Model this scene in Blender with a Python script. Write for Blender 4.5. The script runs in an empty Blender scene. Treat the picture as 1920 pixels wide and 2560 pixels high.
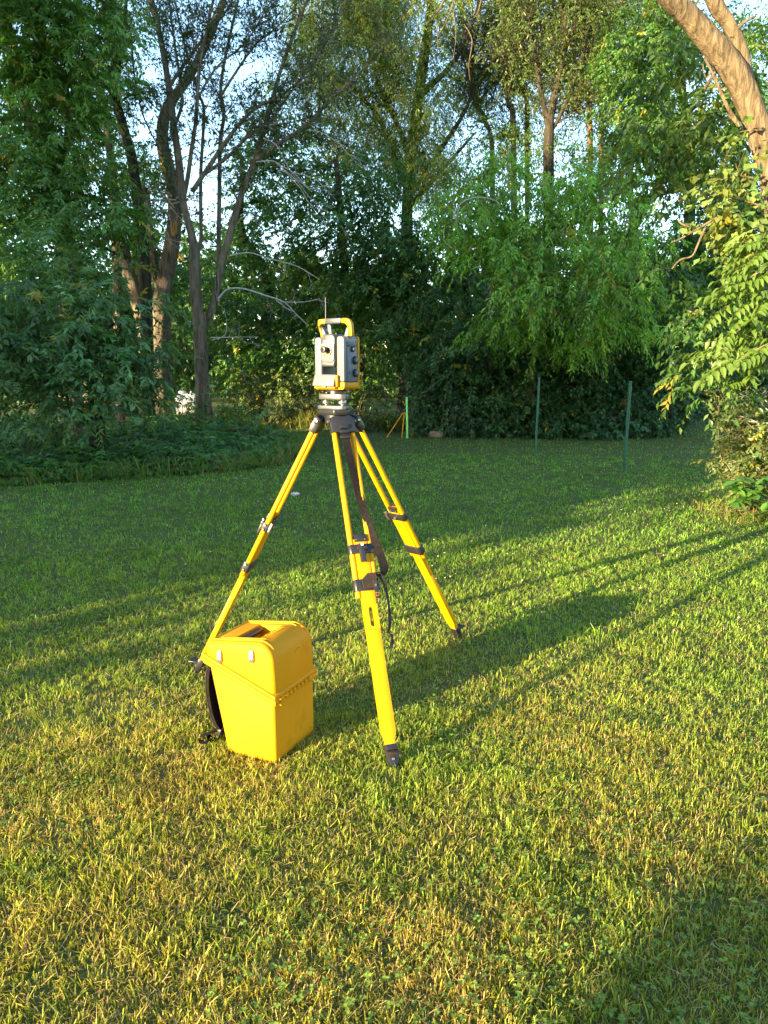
import bpy, bmesh, math, random
import numpy as np
from mathutils import Vector, Matrix, noise as mnoise

random.seed(7)
rng = np.random.default_rng(7)
scene = bpy.context.scene
COL = scene.collection

# ------------------------------------------------------------------ camera, sky, sun, exposure
F, CH, PITCH = 1923.0, 1.6, math.radians(10.89)
cd = bpy.data.cameras.new('camera')
cam = bpy.data.objects.new('camera', cd)
COL.objects.link(cam)
cam.location = (0, 0, CH)
cam.rotation_euler = (math.pi / 2 - PITCH, 0, 0)
cd.sensor_fit = 'VERTICAL'
cd.sensor_height = 36.0
cd.lens = 36.0 * F / 2560.0
cd.clip_start = 0.05
cd.clip_end = 2000
scene.camera = cam

SUN_EL = math.radians(9.4)
SUN_DIR = Vector((-0.735 * math.cos(SUN_EL), -0.678 * math.cos(SUN_EL), math.sin(SUN_EL))).normalized()
world = bpy.data.worlds.new('World')
scene.world = world
world.use_nodes = True
nt = world.node_tree
nt.nodes.clear()
wo = nt.nodes.new('ShaderNodeOutputWorld')
wb = nt.nodes.new('ShaderNodeBackground')
ws = nt.nodes.new('ShaderNodeTexSky')
ws.sky_type = 'NISHITA'
ws.sun_disc = False
ws.sun_elevation = SUN_EL
ws.sun_rotation = math.atan2(SUN_DIR.x, SUN_DIR.y) % (2 * math.pi)
ws.altitude = 100
ws.air_density = 1.0
ws.dust_density = 0.5
ws.ozone_density = 1.8
wb.inputs['Strength'].default_value = 0.15
nt.links.new(ws.outputs[0], wb.inputs['Color'])
nt.links.new(wb.outputs[0], wo.inputs['Surface'])

sl = bpy.data.lights.new('sun', 'SUN')
sun = bpy.data.objects.new('sun', sl)
COL.objects.link(sun)
sl.energy = 5.0
sl.angle = math.radians(0.53)
sl.color = (1.0, 0.78, 0.46)
sun.location = SUN_DIR * 60
sun.rotation_euler = SUN_DIR.to_track_quat('Z', 'Y').to_euler()

vs = scene.view_settings
vs.view_transform = 'Standard'
vs.look = 'None'
vs.exposure = 2.45
vs.gamma = 1.0
vs.use_curve_mapping = False
scene.cycles.use_denoising = True
scene.cycles.denoiser = 'OPENIMAGEDENOISE'
scene.cycles.denoising_prefilter = 'ACCURATE'
scene.cycles.sample_clamp_indirect = 4.0
scene.cycles.max_bounces = 8
scene.cycles.diffuse_bounces = 4
scene.cycles.transmission_bounces = 4
scene.cycles.caustics_reflective = False
scene.cycles.caustics_refractive = False

# ------------------------------------------------------------------ helpers
CP, SP = math.cos(PITCH), math.sin(PITCH)


def P(u, v, y):
    """point at forward distance y (metres) in the direction the photograph shows at (u, v)"""
    a, b = (u - 960) / F, (1280 - v) / F
    d = (a, CP + b * SP, -SP + b * CP)
    t = y / d[1]
    return np.array((d[0] * t, y, CH + d[2] * t))


def tag(o, label=None, cat=None, group=None, kind=None):
    if label: o['label'] = label
    if cat: o['category'] = cat
    if group: o['group'] = group
    if kind: o['kind'] = kind
    return o


def empty(name, loc, rz=0.0):
    o = bpy.data.objects.new(name, None)
    o.empty_display_size = 0.1
    COL.objects.link(o)
    o.location = loc
    o.rotation_euler = (0, 0, rz)
    return o


def link(name, me, mat=None, parent=None):
    if mat is not None and not me.materials:
        me.materials.append(mat)
    o = bpy.data.objects.new(name, me)
    COL.objects.link(o)
    if parent is not None:
        o.parent = parent
    return o


def mesh_np(name, verts, tris=None, quads=None, col=None, smooth=False):
    me = bpy.data.meshes.new(name)
    verts = np.ascontiguousarray(verts, dtype=np.float32).reshape(-1, 3)
    me.vertices.add(len(verts))
    me.vertices.foreach_set('co', verts.ravel())
    loops, tot = [], []
    if tris is not None and len(tris):
        tris = np.asarray(tris, dtype=np.int32).reshape(-1, 3)
        loops.append(tris.ravel()); tot.append(np.full(len(tris), 3, np.int32))
    if quads is not None and len(quads):
        quads = np.asarray(quads, dtype=np.int32).reshape(-1, 4)
        loops.append(quads.ravel()); tot.append(np.full(len(quads), 4, np.int32))
    lp = np.concatenate(loops); tt = np.concatenate(tot)
    st = np.concatenate(([0], np.cumsum(tt)[:-1])).astype(np.int32)
    me.loops.add(len(lp))
    me.loops.foreach_set('vertex_index', lp)
    me.polygons.add(len(tt))
    me.polygons.foreach_set('loop_start', st)
    me.polygons.foreach_set('loop_total', tt)
    if smooth:
        me.polygons.foreach_set('use_smooth', np.ones(len(tt), bool))
    me.update(calc_edges=True)
    if col is not None:
        at = me.color_attributes.new('col', 'FLOAT_COLOR', 'POINT')
        c = np.ones((len(verts), 4), np.float32); c[:, :3] = col
        at.data.foreach_set('color', c.ravel())
    return me


def nrm(a):
    return a / np.maximum(np.linalg.norm(a, axis=-1, keepdims=True), 1e-9)


def vnoise(x, y, seed=0, scale=1.0):
    """smooth 2-D value noise in 0..1"""
    x = np.asarray(x) * scale; y = np.asarray(y) * scale
    r = np.random.default_rng(seed).random((64, 64))
    xi = np.floor(x).astype(int); yi = np.floor(y).astype(int)
    fx = x - xi; fy = y - yi
    fx = fx * fx * (3 - 2 * fx); fy = fy * fy * (3 - 2 * fy)
    g = lambda i, j: r[i % 64, j % 64]
    return (g(xi, yi) * (1 - fx) + g(xi + 1, yi) * fx) * (1 - fy) + (g(xi, yi + 1) * (1 - fx) + g(xi + 1, yi + 1) * fx) * fy


# ------------------------------------------------------------------ materials
def newmat(name):
    m = bpy.data.materials.new(name)
    m.use_nodes = True
    n = m.node_tree.nodes; l = m.node_tree.links
    return m, n, l, n['Principled BSDF']


def mat_simple(name, col, rough=0.5, metal=0.0, var=0.12, scale=12.0, bump=0.0, bscale=80.0, spec=0.5, dirt=None, dirt_amt=0.0, coat=0.0):
    m, n, l, b = newmat(name)
    tc = n.new('ShaderNodeTexCoord')
    nz = n.new('ShaderNodeTexNoise')
    nz.inputs['Scale'].default_value = scale; nz.inputs['Detail'].default_value = 5
    l.new(tc.outputs['Object'], nz.inputs['Vector'])
    r = n.new('ShaderNodeValToRGB')
    c = np.array(col)
    r.color_ramp.elements[0].position = 0.3; r.color_ramp.elements[1].position = 0.7
    r.color_ramp.elements[0].color = (*np.clip(c * (1 - var), 0, 1), 1)
    r.color_ramp.elements[1].color = (*np.clip(c * (1 + var), 0, 1), 1)
    l.new(nz.outputs['Fac'], r.inputs['Fac'])
    out = r.outputs['Color']
    if dirt is not None:
        n2 = n.new('ShaderNodeTexNoise'); n2.inputs['Scale'].default_value = 7; n2.inputs['Detail'].default_value = 9
        n2.inputs['Roughness'].default_value = 0.7
        l.new(tc.outputs['Object'], n2.inputs['Vector'])
        r2 = n.new('ShaderNodeValToRGB')
        r2.color_ramp.elements[0].position = 0.56; r2.color_ramp.elements[1].position = 0.78
        r2.color_ramp.elements[0].color = (0, 0, 0, 1); r2.color_ramp.elements[1].color = (dirt_amt,) * 3 + (1,)
        l.new(n2.outputs['Fac'], r2.inputs['Fac'])
        mx = n.new('ShaderNodeMix'); mx.data_type = 'RGBA'
        l.new(r2.outputs['Color'], mx.inputs['Factor'])
        l.new(out, mx.inputs[6]); mx.inputs[7].default_value = (*dirt, 1)
        out = mx.outputs[2]
    l.new(out, b.inputs['Base Color'])
    b.inputs['Roughness'].default_value = rough
    b.inputs['Metallic'].default_value = metal
    b.inputs['Specular IOR Level'].default_value = spec
    b.inputs['Coat Weight'].default_value = coat
    if bump:
        nb = n.new('ShaderNodeTexNoise'); nb.inputs['Scale'].default_value = bscale; nb.inputs['Detail'].default_value = 4
        l.new(tc.outputs['Object'], nb.inputs['Vector'])
        bp = n.new('ShaderNodeBump'); bp.inputs['Strength'].default_value = bump; bp.inputs['Distance'].default_value = 0.004
        l.new(nb.outputs['Fac'], bp.inputs['Height']); l.new(bp.outputs['Normal'], b.inputs['Normal'])
    return m


def mat_leaf(name, trans=0.4, gloss=0.35, rough=0.5):
    m, n, l, b = newmat(name)
    at = n.new('ShaderNodeAttribute'); at.attribute_name = 'col'
    l.new(at.outputs['Color'], b.inputs['Base Color'])
    b.inputs['Roughness'].default_value = rough
    b.inputs['Specular IOR Level'].default_value = gloss
    tr = n.new('ShaderNodeBsdfTranslucent')
    hs = n.new('ShaderNodeMix'); hs.data_type = 'RGBA'; hs.blend_type = 'MULTIPLY'; hs.inputs['Factor'].default_value = 1
    l.new(at.outputs['Color'], hs.inputs[6]); hs.inputs[7].default_value = (1.9, 1.75, 0.8, 1)
    l.new(hs.outputs[2], tr.inputs['Color'])
    mx = n.new('ShaderNodeMixShader'); mx.inputs[0].default_value = trans
    l.new(b.outputs[0], mx.inputs[1]); l.new(tr.outputs[0], mx.inputs[2])
    l.new(mx.outputs[0], n['Material Output'].inputs['Surface'])
    return m


def mat_bark(name, c1, c2, scale=14.0):
    m, n, l, b = newmat(name)
    tc = n.new('ShaderNodeTexCoord')
    mp = n.new('ShaderNodeMapping'); mp.inputs['Scale'].default_value = (1, 1, 0.16)
    l.new(tc.outputs['Object'], mp.inputs['Vector'])
    nz = n.new('ShaderNodeTexNoise'); nz.inputs['Scale'].default_value = scale; nz.inputs['Detail'].default_value = 8; nz.inputs['Roughness'].default_value = 0.65
    nz.inputs['Distortion'].default_value = 0.8
    l.new(mp.outputs['Vector'], nz.inputs['Vector'])
    r = n.new('ShaderNodeValToRGB')
    r.color_ramp.elements[0].position = 0.36; r.color_ramp.elements[1].position = 0.66
    r.color_ramp.elements[0].color = (*c1, 1); r.color_ramp.elements[1].color = (*c2, 1)
    l.new(nz.outputs['Fac'], r.inputs['Fac'])
    n2 = n.new('ShaderNodeTexNoise'); n2.inputs['Scale'].default_value = 1.7; n2.inputs['Detail'].default_value = 3
    l.new(tc.outputs['Object'], n2.inputs['Vector'])
    mx = n.new('ShaderNodeMix'); mx.data_type = 'RGBA'; mx.blend_type = 'MULTIPLY'; mx.inputs['Factor'].default_value = 0.6
    r3 = n.new('ShaderNodeValToRGB'); r3.color_ramp.elements[0].color = (0.55, 0.6, 0.5, 1); r3.color_ramp.elements[1].color = (1.25, 1.2, 1.15, 1)
    l.new(n2.outputs['Fac'], r3.inputs['Fac'])
    l.new(r.outputs['Color'], mx.inputs[6]); l.new(r3.outputs['Color'], mx.inputs[7])
    l.new(mx.outputs[2], b.inputs['Base Color'])
    b.inputs['Roughness'].default_value = 0.9; b.inputs['Specular IOR Level'].default_value = 0.15
    bp = n.new('ShaderNodeBump'); bp.inputs['Strength'].default_value = 1.0; bp.inputs['Distance'].default_value = 0.06
    l.new(nz.outputs['Fac'], bp.inputs['Height']); l.new(bp.outputs['Normal'], b.inputs['Normal'])
    return m


M = {}
M['leaf'] = mat_leaf('leaf_surface', 0.42, 0.5, 0.42)
M['grass'] = mat_leaf('grass_blade', 0.40, 0.25, 0.55)
M['bark_grey'] = mat_bark('bark_grey', (0.07, 0.054, 0.038), (0.27, 0.215, 0.155))
M['bark_dark'] = mat_bark('bark_dark', (0.022, 0.018, 0.013), (0.085, 0.07, 0.05))
M['bark_pale'] = mat_bark('bark_pale', (0.085, 0.062, 0.036), (0.26, 0.195, 0.12), 18)
M['deadwood'] = mat_simple('dead_wood', (0.36, 0.33, 0.29), 0.85, var=0.25, scale=9)
M['splinter'] = mat_simple('split_wood', (0.62, 0.34, 0.12), 0.8, var=0.3, scale=30)
M['yellow'] = mat_simple('tripod_yellow', (0.64, 0.275, 0.001), 0.45, var=0.05, scale=8, bump=0.03, bscale=300, spec=0.2, dirt=(0.22, 0.10, 0.01), dirt_amt=0.5)
M['case_yellow'] = mat_simple('case_yellow', (0.53, 0.235, 0.001), 0.6, var=0.05, scale=5, bump=0.05, bscale=420, spec=0.2, dirt=(0.20, 0.085, 0.006), dirt_amt=0.55)
M['trim_yellow'] = mat_simple('trim_yellow', (0.50, 0.225, 0.001), 0.45, var=0.03, spec=0.2)
M['light_grey'] = mat_simple('housing_pale_grey', (0.118, 0.123, 0.132), 0.45, var=0.03)
M['mid_grey'] = mat_simple('housing_mid_grey', (0.040, 0.045, 0.054), 0.45, var=0.04)
M['slate'] = mat_simple('panel_slate', (0.080, 0.104, 0.138), 0.5, var=0.05)
M['knob'] = mat_simple('knob_rubber', (0.012, 0.014, 0.018), 0.45, var=0.15)
M['black'] = mat_simple('black_plastic', (0.016, 0.016, 0.018), 0.38, var=0.2, bump=0.05)
M['black_metal'] = mat_simple('black_metal', (0.022, 0.022, 0.026), 0.35, 0.3, var=0.25, dirt=(0.12, 0.1, 0.07), dirt_amt=0.5)
M['metal'] = mat_simple('bright_metal', (0.34, 0.335, 0.325), 0.38, 0.9, var=0.1)
M['dark_metal'] = mat_simple('tribrach_grey', (0.085, 0.087, 0.09), 0.42, 0.4, var=0.1)
M['cream'] = mat_simple('cream_plate', (0.19, 0.165, 0.115), 0.45, var=0.03)
M['glass'] = mat_simple('lens_glass', (0.02, 0.025, 0.03), 0.08, var=0.0)
M['webbing'] = mat_simple('nylon_webbing', (0.012, 0.011, 0.011), 0.9, var=0.3, scale=60, bump=0.35, bscale=900, spec=0.06)
M['webbing_brown'] = mat_simple('nylon_webbing_worn', (0.026, 0.019, 0.014), 0.8, var=0.3, scale=60, bump=0.3, bscale=900, spec=0.3)
M['sticker'] = mat_simple('blue_sticker', (0.22, 0.26, 0.42), 0.5, var=0.15)
M['ink'] = mat_simple('dark_ink', (0.03, 0.04, 0.10), 0.6)
M['post_green'] = mat_simple('post_green_paint', (0.008, 0.10, 0.055), 0.45, var=0.2, dirt=(0.05, 0.05, 0.03), dirt_amt=0.4)
M['lime'] = mat_simple('lime_green_pole', (0.30, 0.80, 0.20), 0.45, var=0.05)
M['white'] = mat_simple('white_paint', (0.72, 0.72, 0.70), 0.4, var=0.05)
M['rock'] = mat_simple('boulder_stone', (0.24, 0.16, 0.09), 0.9, var=0.35, scale=6, bump=0.8, bscale=14)
M['window'] = mat_simple('dark_window', (0.02, 0.022, 0.025), 0.1, var=0.0)
M['rubber'] = mat_simple('tyre_rubber', (0.02, 0.02, 0.02), 0.8)
M['scrap'] = mat_simple('crumpled_scrap', (0.5, 0.47, 0.42), 0.7, var=0.3, scale=25)
M['clod'] = mat_simple('dark_clod', (0.02, 0.017, 0.013), 0.9, var=0.3)


# ------------------------------------------------------------------ hard-surface builder
class B:
    def __init__(s): s.bm = bmesh.new()

    def _add(s, t, bev=0.0, seg=2, mtx=None, ang=25):
        if bev > 0:
            es = [e for e in t.edges if len(e.link_faces) == 2 and e.calc_face_angle(0) > math.radians(ang)]
            bmesh.ops.bevel(t, geom=es, offset=bev, segments=seg, profile=0.5, affect='EDGES', clamp_overlap=True)
        if mtx is not None:
            t.transform(mtx)
        bmesh.ops.recalc_face_normals(t, faces=t.faces)
        me = bpy.data.meshes.new('tmp'); t.to_mesh(me); t.free()
        s.bm.from_mesh(me); bpy.data.meshes.remove(me)
        return s

    def box(s, c, d, bev=0.002, rot=None, seg=2):
        t = bmesh.new()
        bmesh.ops.create_cube(t, size=1.0)
        t.transform(Matrix.Diagonal((d[0], d[1], d[2], 1)))
        m = Matrix.Translation(c)
        if rot is not None: m = m @ rot.to_4x4()
        return s._add(t, bev, seg, m)

    def cyl(s, p0, p1, r0, r1=None, seg=18, bev=0.0, bseg=2):
        p0, p1 = Vector(p0), Vector(p1)
        t = bmesh.new()
        d = p1 - p0
        bmesh.ops.create_cone(t, cap_ends=True, segments=seg, radius1=r0, radius2=r0 if r1 is None else r1, depth=d.length)
        m = Matrix.Translation((p0 + p1) / 2) @ d.to_track_quat('Z', 'Y').to_matrix().to_4x4()
        return s._add(t, bev, bseg, m, 50)

    def prism(s, pts, d0, d1, bev=0.0, seg=2, mtx=None, ang=25):
        """pts in the local XZ plane, extruded along Y from d0 to d1"""
        t = bmesh.new()
        a = [t.verts.new((x, d0, z)) for x, z in pts]
        b = [t.verts.new((x, d1, z)) for x, z in pts]
        n = len(pts)
        t.faces.new(a); t.faces.new(b[::-1])
        for i in range(n):
            t.faces.new((a[i], b[i], b[(i + 1) % n], a[(i + 1) % n]))
        bmesh.ops.recalc_face_normals(t, faces=t.faces)
        return s._add(t, bev, seg, mtx, ang)

    def tube(s, pts, r, seg=8, mtx=None):
        v, f, e = tube_np([np.array(p, float) for p in pts], [r] * len(pts) if np.isscalar(r) else r, seg)
        t = bmesh.new()
        vs_ = [t.verts.new(p) for p in v]
        for q in f: t.faces.new([vs_[i] for i in q])
        t.faces.new(vs_[:seg][::-1]); t.faces.new(vs_[-seg:])
        return s._add(t, 0, 1, mtx)

    def ribbon(s, pts, wid, th=0.002):
        """pts: list of (centre, half-width vector)"""
        t = bmesh.new()
        C = [np.array(p[0], float) for p in pts]; W = [np.array(p[1], float) for p in pts]
        rows = []
        for i in range(len(C)):
            d = C[min(i + 1, len(C) - 1)] - C[max(i - 1, 0)]
            nn = np.cross(d, W[i]); nn = nn / max(np.linalg.norm(nn), 1e-9) * th / 2
            rows.append([t.verts.new(C[i] + a * W[i] * wid + b * nn) for a, b in ((-1, -1), (1, -1), (1, 1), (-1, 1))])
        for a, b in zip(rows, rows[1:]):
            for k in range(4):
                t.faces.new((a[k], a[(k + 1) % 4], b[(k + 1) % 4], b[k]))
        t.faces.new(rows[0][::-1]); t.faces.new(rows[-1])
        return s._add(t)

    def done(s, name, mat, parent=None, ang=35, loc=None):
        me = bpy.data.meshes.new(name)
        s.bm.to_mesh(me); s.bm.free()
        me.polygons.foreach_set('use_smooth', np.ones(len(me.polygons), bool))
        me.set_sharp_from_angle(angle=math.radians(ang))
        o = link(name, me, mat, parent)
        if loc is not None: o.location = loc
        return o


def catmull(pts, sub=4):
    pts = [np.array(p, float) for p in pts]
    if len(pts) < 3: 
        return [pts[0] + (pts[-1] - pts[0]) * t for t in np.linspace(0, 1, sub + 1)]
    out = []
    for i in range(len(pts) - 1):
        p0 = pts[max(i - 1, 0)]; p1 = pts[i]; p2 = pts[i + 1]; p3 = pts[min(i + 2, len(pts) - 1)]
        for k in range(sub):
            t = k / sub
            out.append(0.5 * ((2 * p1) + (p2 - p0) * t + (2 * p0 - 5 * p1 + 4 * p2 - p3) * t * t + (3 * p1 - p0 - 3 * p2 + p3) * t ** 3))
    out.append(pts[-1])
    return out


def tube_np(pts, rad, seg=8, off=0):
    pts = np.array(pts); n = len(pts); rad = np.array(rad)
    d = nrm(np.gradient(pts, axis=0))
    ref = np.array((0.0, 1.0, 0.0)) if abs(d[:, 1]).mean() < 0.8 else np.array((1.0, 0.0, 0.0))
    a = nrm(np.cross(d, ref)); b = np.cross(d, a)
    th = np.linspace(0, 2 * np.pi, seg, endpoint=False)
    v = pts[:, None] + rad[:, None, None] * (a[:, None] * np.cos(th)[None, :, None] + b[:, None] * np.sin(th)[None, :, None])
    i = np.arange(n - 1)[:, None] * seg; j = np.arange(seg)[None]
    j2 = (j + 1) % seg
    q = np.stack((i + j, i + j2, i + seg + j2, i + seg + j), -1).reshape(-1, 4) + off
    return v.reshape(-1, 3), q, n * seg


class Wood:
    """collects tapered limbs into one mesh"""
    def __init__(s): s.v = []; s.q = []; s.n = 0; s.tips = []

    def limb(s, pts, r0, r1, seg=9, sub=4, wob=0.0, flare=0.0):
        p = np.array(catmull(pts, sub))
        t = np.linspace(0, 1, len(p))
        r = r0 + (r1 - r0) * t
        if flare: r = r * (1 + flare * np.exp(-t * 14))
        if wob:
            ph = rng.random(3) * 9
            p = p + wob * np.stack((np.sin(t * 17 + ph[0]), np.sin(t * 13 + ph[1]), 0 * t), 1) * np.minimum(t * 4, 1)[:, None]
        v, q, k = tube_np(p, r, seg, s.n)
        if r0 > 0.05:
            ctr = np.repeat(p, seg, 0)
            amp = np.array([mnoise.noise(Vector((x * 3.1 + 5, y * 3.1, z * 1.3))) for x, y, z in v])
            fine = np.array([mnoise.noise(Vector((x * 23, y * 23, z * 4))) for x, y, z in v])
            v = ctr + (v - ctr) * (1 + 0.16 * amp[:, None] + 0.09 * fine[:, None])
        s.v.append(v); s.q.append(q); s.n += k
        return p

    def twigs(s, path, n, length, r=0.008, up=0.4, tmin=0.3, spread=0.8, levels=1, seg=4):
        """side shoots along a path; records shoot points so leaves can be hung on them"""
        L = len(path)
        for _ in range(n):
            i = int((tmin + (1 - tmin) * rng.random()) * (L - 1))
            a = path[i]
            d = path[min(i + 1, L - 1)] - path[max(i - 1, 0)]
            d = d / (np.linalg.norm(d) + 1e-9)
            dr = d * 0.5 + rng.normal(size=3) * spread + np.array((0, 0, up))
            dr /= np.linalg.norm(dr)
            l = length * (0.5 + rng.random())
            pts = [a]
            for k in range(4):
                dr = dr + rng.normal(size=3) * 0.22 + np.array((0, 0, 0.05 * up)); dr /= np.linalg.norm(dr)
                pts.append(pts[-1] + dr * l / 4)
            v, q, k = tube_np(pts, np.linspace(r, r * 0.3, 5), seg, s.n)
            s.v.append(v); s.q.append(q); s.n += k
            s.tips.append(np.array(pts))
            if levels > 1:
                s.twigs(np.array(pts), 3, length * 0.5, r * 0.55, up, 0.3, spread, levels - 1, 3)

    def done(s, name, mat, parent, base):
        me = mesh_np(name, np.concatenate(s.v) - np.array(base), quads=np.concatenate(s.q), smooth=True)
        return link(name, me, mat, parent)


# ------------------------------------------------------------------ foliage
def leaf_geo(pos, ldir, nor, size, wid, fold=0.18):
    """four-point folded leaves; arrays (n,3); returns verts, tris"""
    n = len(pos)
    side = nrm(np.cross(ldir, nor)); up = np.cross(side, ldir)
    s = size[:, None]; w = (size * wid)[:, None]
    mid = pos + ldir * s * 0.45
    lift = up * s * fold * wid
    tip = pos + ldir * s - up * s * 0.12
    v = np.stack((pos, mid - side * w * 0.5 + lift, tip, mid + side * w * 0.5 + lift), 1)
    k = np.arange(n)[:, None] * 4
    t = np.concatenate((k + [0, 1, 2], k + [0, 2, 3]), 1).reshape(-1, 3)
    return v.reshape(-1, 3), t


KMUL = 1.9


def crown_leaves(lobes, size, wid, col, K=2.6, per=14, slen=0.34, rc=0.34, droop=0.35, yellow=0.02, cvar=0.25, shell=0.45, fill=1.0):
    """lobes: (centre, radii). leaves hang on sprays, sprays in clumps, clumps in the outer part of each lobe"""
    pos, ld, no, sz, cc = [], [], [], [], []
    K = K * KMUL
    for c, r in lobes:
        c = np.array(c); r = np.array(r) * 1.1
        area = math.pi * r[0] * r[2]
        n = int(K * fill * area / (size * size * wid * 0.55))
        ns = max(4, n // per)
        nc = max(3, int(area * 1.3 / (rc * rc)))
        d = nrm(rng.normal(size=(nc, 3)))
        cr = rng.random(nc) ** shell
        cl = c + d * r * cr[:, None]
        cl[:, 2] += rng.normal(size=nc) * 0.1
        ctint = 1 + rng.normal(size=nc) * cvar * 0.5
        ci = rng.integers(0, nc, ns)
        base = cl[ci] + rng.normal(size=(ns, 3)) * rc * np.array((1, 1, 0.62)) * 0.6
        out = nrm((base - c) * np.array((1, 1, 0.35)) / r + rng.normal(size=(ns, 3)) * 0.45)
        sd = nrm(out + np.array((0, 0, -droop)) + rng.normal(size=(ns, 3)) * 0.25)
        ln = slen * (0.6 + 0.8 * rng.random(ns))
        tint = ctint[ci] * (1 + rng.normal(size=ns) * cvar * 0.5)
        yel = rng.random(ns) < yellow
        j = (np.arange(per) + 0.5) / per
        t = j[None, :] * ln[:, None]
        p = base[:, None] + sd[:, None] * t[..., None]
        p[..., 2] -= droop * 0.6 * t * t / max(slen, 0.1)
        sidev = nrm(np.cross(sd, np.array((0, 0, 1.0))) + 1e-4)
        sg = np.where(np.arange(per) % 2, 1, -1)[None, :, None]
        ldr = nrm(sd[:, None] * 0.55 + sidev[:, None] * sg * 0.8 + np.array((0, 0, -0.35 - droop * 0.4)) + rng.normal(size=(ns, per, 3)) * 0.3)
        nn = nrm(np.array((0, 0, 1.0)) + out[:, None] * 0.4 + rng.normal(size=(ns, per, 3)) * 0.4)
        pos.append(p.reshape(-1, 3)); ld.append(ldr.reshape(-1, 3)); no.append(nn.reshape(-1, 3))
        sz.append(size * (0.65 + 0.7 * rng.random(ns * per)))
        b = np.array(col)[None, None] * tint[:, None, None] * (1 + rng.normal(size=(ns, per, 1)) * 0.15)
        b = b * np.array((1, 1, 1))
        b[yel] = np.array((0.30, 0.27, 0.035)) * (0.7 + 0.5 * rng.random((yel.sum(), 1, 1)))
        hue = rng.normal(size=(ns, 1)) * 0.12
        b[..., 0] *= 1 + hue
        cc.append(np.clip(b, 0.004, 0.6).reshape(-1, 3))
    return [np.concatenate(a) for a in (pos, ld, no, sz, cc)]


def leaf_mesh(name, arr, wid, base, parent, mat='leaf', fold=0.18):
    pos, ld, no, sz, cc = arr
    v, t = leaf_geo(pos, ld, no, sz, wid, fold)
    me = mesh_np(name, v - np.array(base), tris=t, col=np.repeat(cc, 4, 0))
    return link(name, me, M[mat], parent)


def twig_leaves(tips, n, size, col, wid=0.3, droop=0.5):
    a = np.array(tips)
    i = rng.integers(0, len(a), n); k = rng.integers(1, a.shape[1], n)
    pos = a[i, k] + rng.normal(size=(n, 3)) * 0.03
    ld = nrm(rng.normal(size=(n, 3)) + np.array((0, 0, -droop)))
    no = nrm(rng.normal(size=(n, 3)) + np.array((0, 0, 0.8)))
    sz = size * (0.6 + 0.8 * rng.random(n))
    cc = np.clip(np.array(col) * (1 + rng.normal(size=(n, 1)) * 0.25), 0.005, 0.5)
    return pos, ld, no, sz, cc


def LB(*rows):
    """lobes from (u, v, y, half width px, half height px, half depth m)"""
    out = []
    for u, v, y, ru, rv, ry in rows:
        out.append((P(u, v, y), (ru / F * y, ry, rv / F * y)))
    return out


def px(y, *uv):
    return [P(u, v, y) for u, v in uv]


def cat_arr(*arrs):
    return [np.concatenate(x) for x in zip(*arrs)]


# ------------------------------------------------------------------ lawn boundary (left edge of the mown grass)
EDGE = np.array(((-12, 9.7), (-5.1, 10.1), (-3.4, 10.9), (-2.3, 11.6), (-1.75, 12.4), (-1.5, 14.0), (-1.9, 16.0), (-2.6, 17.6)))


def on_lawn(x, y):
    lim = np.interp(y, EDGE[:, 1], EDGE[:, 0])
    left_ok = np.where(y < 9.7, True, np.where(y > 17.6, x > -3.2, x > lim))
    far_ok = np.where(x < -0.4, y < 21, np.where(x < 6.7, y < 17.3 - 0.25 * np.clip(x - 3, 0, 4) * 0, y < 30))
    right_ok = x < 4.4 + 0.42 * np.maximum(y - 8.2, 0) + np.where(y < 8.2, (8.2 - y) * 0.6, 0)
    return left_ok & far_ok & right_ok


# ground
def build_ground():
    m, n, l, b = newmat('ground_surface')
    tc = n.new('ShaderNodeTexCoord')
    nz = n.new('ShaderNodeTexNoise'); nz.inputs['Scale'].default_value = 2.2; nz.inputs['Detail'].default_value = 8; nz.inputs['Roughness'].default_value = 0.7
    l.new(tc.outputs['Object'], nz.inputs['Vector'])
    r = n.new('ShaderNodeValToRGB')
    r.color_ramp.elements[0].color = (0.06, 0.085, 0.022, 1); r.color_ramp.elements[0].position = 0.3
    r.color_ramp.elements[1].color = (0.13, 0.135, 0.045, 1); r.color_ramp.elements[1].position = 0.75
    l.new(nz.outputs['Fac'], r.inputs['Fac'])
    l.new(r.outputs['Color'], b.inputs['Base Color'])
    b.inputs['Roughness'].default_value = 0.95; b.inputs['Specular IOR Level'].default_value = 0.1
    nb = n.new('ShaderNodeTexNoise'); nb.inputs['Scale'].default_value = 55; nb.inputs['Detail'].default_value = 6
    l.new(tc.outputs['Object'], nb.inputs['Vector'])
    bp = n.new('ShaderNodeBump'); bp.inputs['Strength'].default_value = 0.8; bp.inputs['Distance'].default_value = 0.02
    l.new(nb.outputs['Fac'], bp.inputs['Height']); l.new(bp.outputs['Normal'], b.inputs['Normal'])
    R = 600.0
    me = mesh_np('ground', [(-R, -R, 0), (R, -R, 0), (R, R, 0), (-R, R, 0)], quads=[(0, 1, 2, 3)])
    tag(link('ground', me, m), kind='structure')


build_ground()

# ------------------------------------------------------------------ trees
def start_tree(name, label, cat, base, group=None):
    return tag(empty(name, base), label, cat, group)


def make_tree(name, label, base, wood, bark, leaves=None, wid=0.5, cat='tree', group=None, extra=None):
    t = start_tree(name, label, cat, tuple(base), group)
    if wood is not None: wood.done('trunk', M[bark], t, base)
    if leaves is not None: leaf_mesh('crown', leaves, wid, base, t)
    return t


def gbase(u, y): 
    return np.array(((u - 960) / F * (y * CP + CH * SP), y, 0.0))


DK = (0.066, 0.145, 0.028)     # deep forest green
MD = (0.098, 0.195, 0.034)
LT = (0.155, 0.290, 0.034)
OL = (0.16, 0.215, 0.040)
BL = (0.100, 0.195, 0.070)

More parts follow.
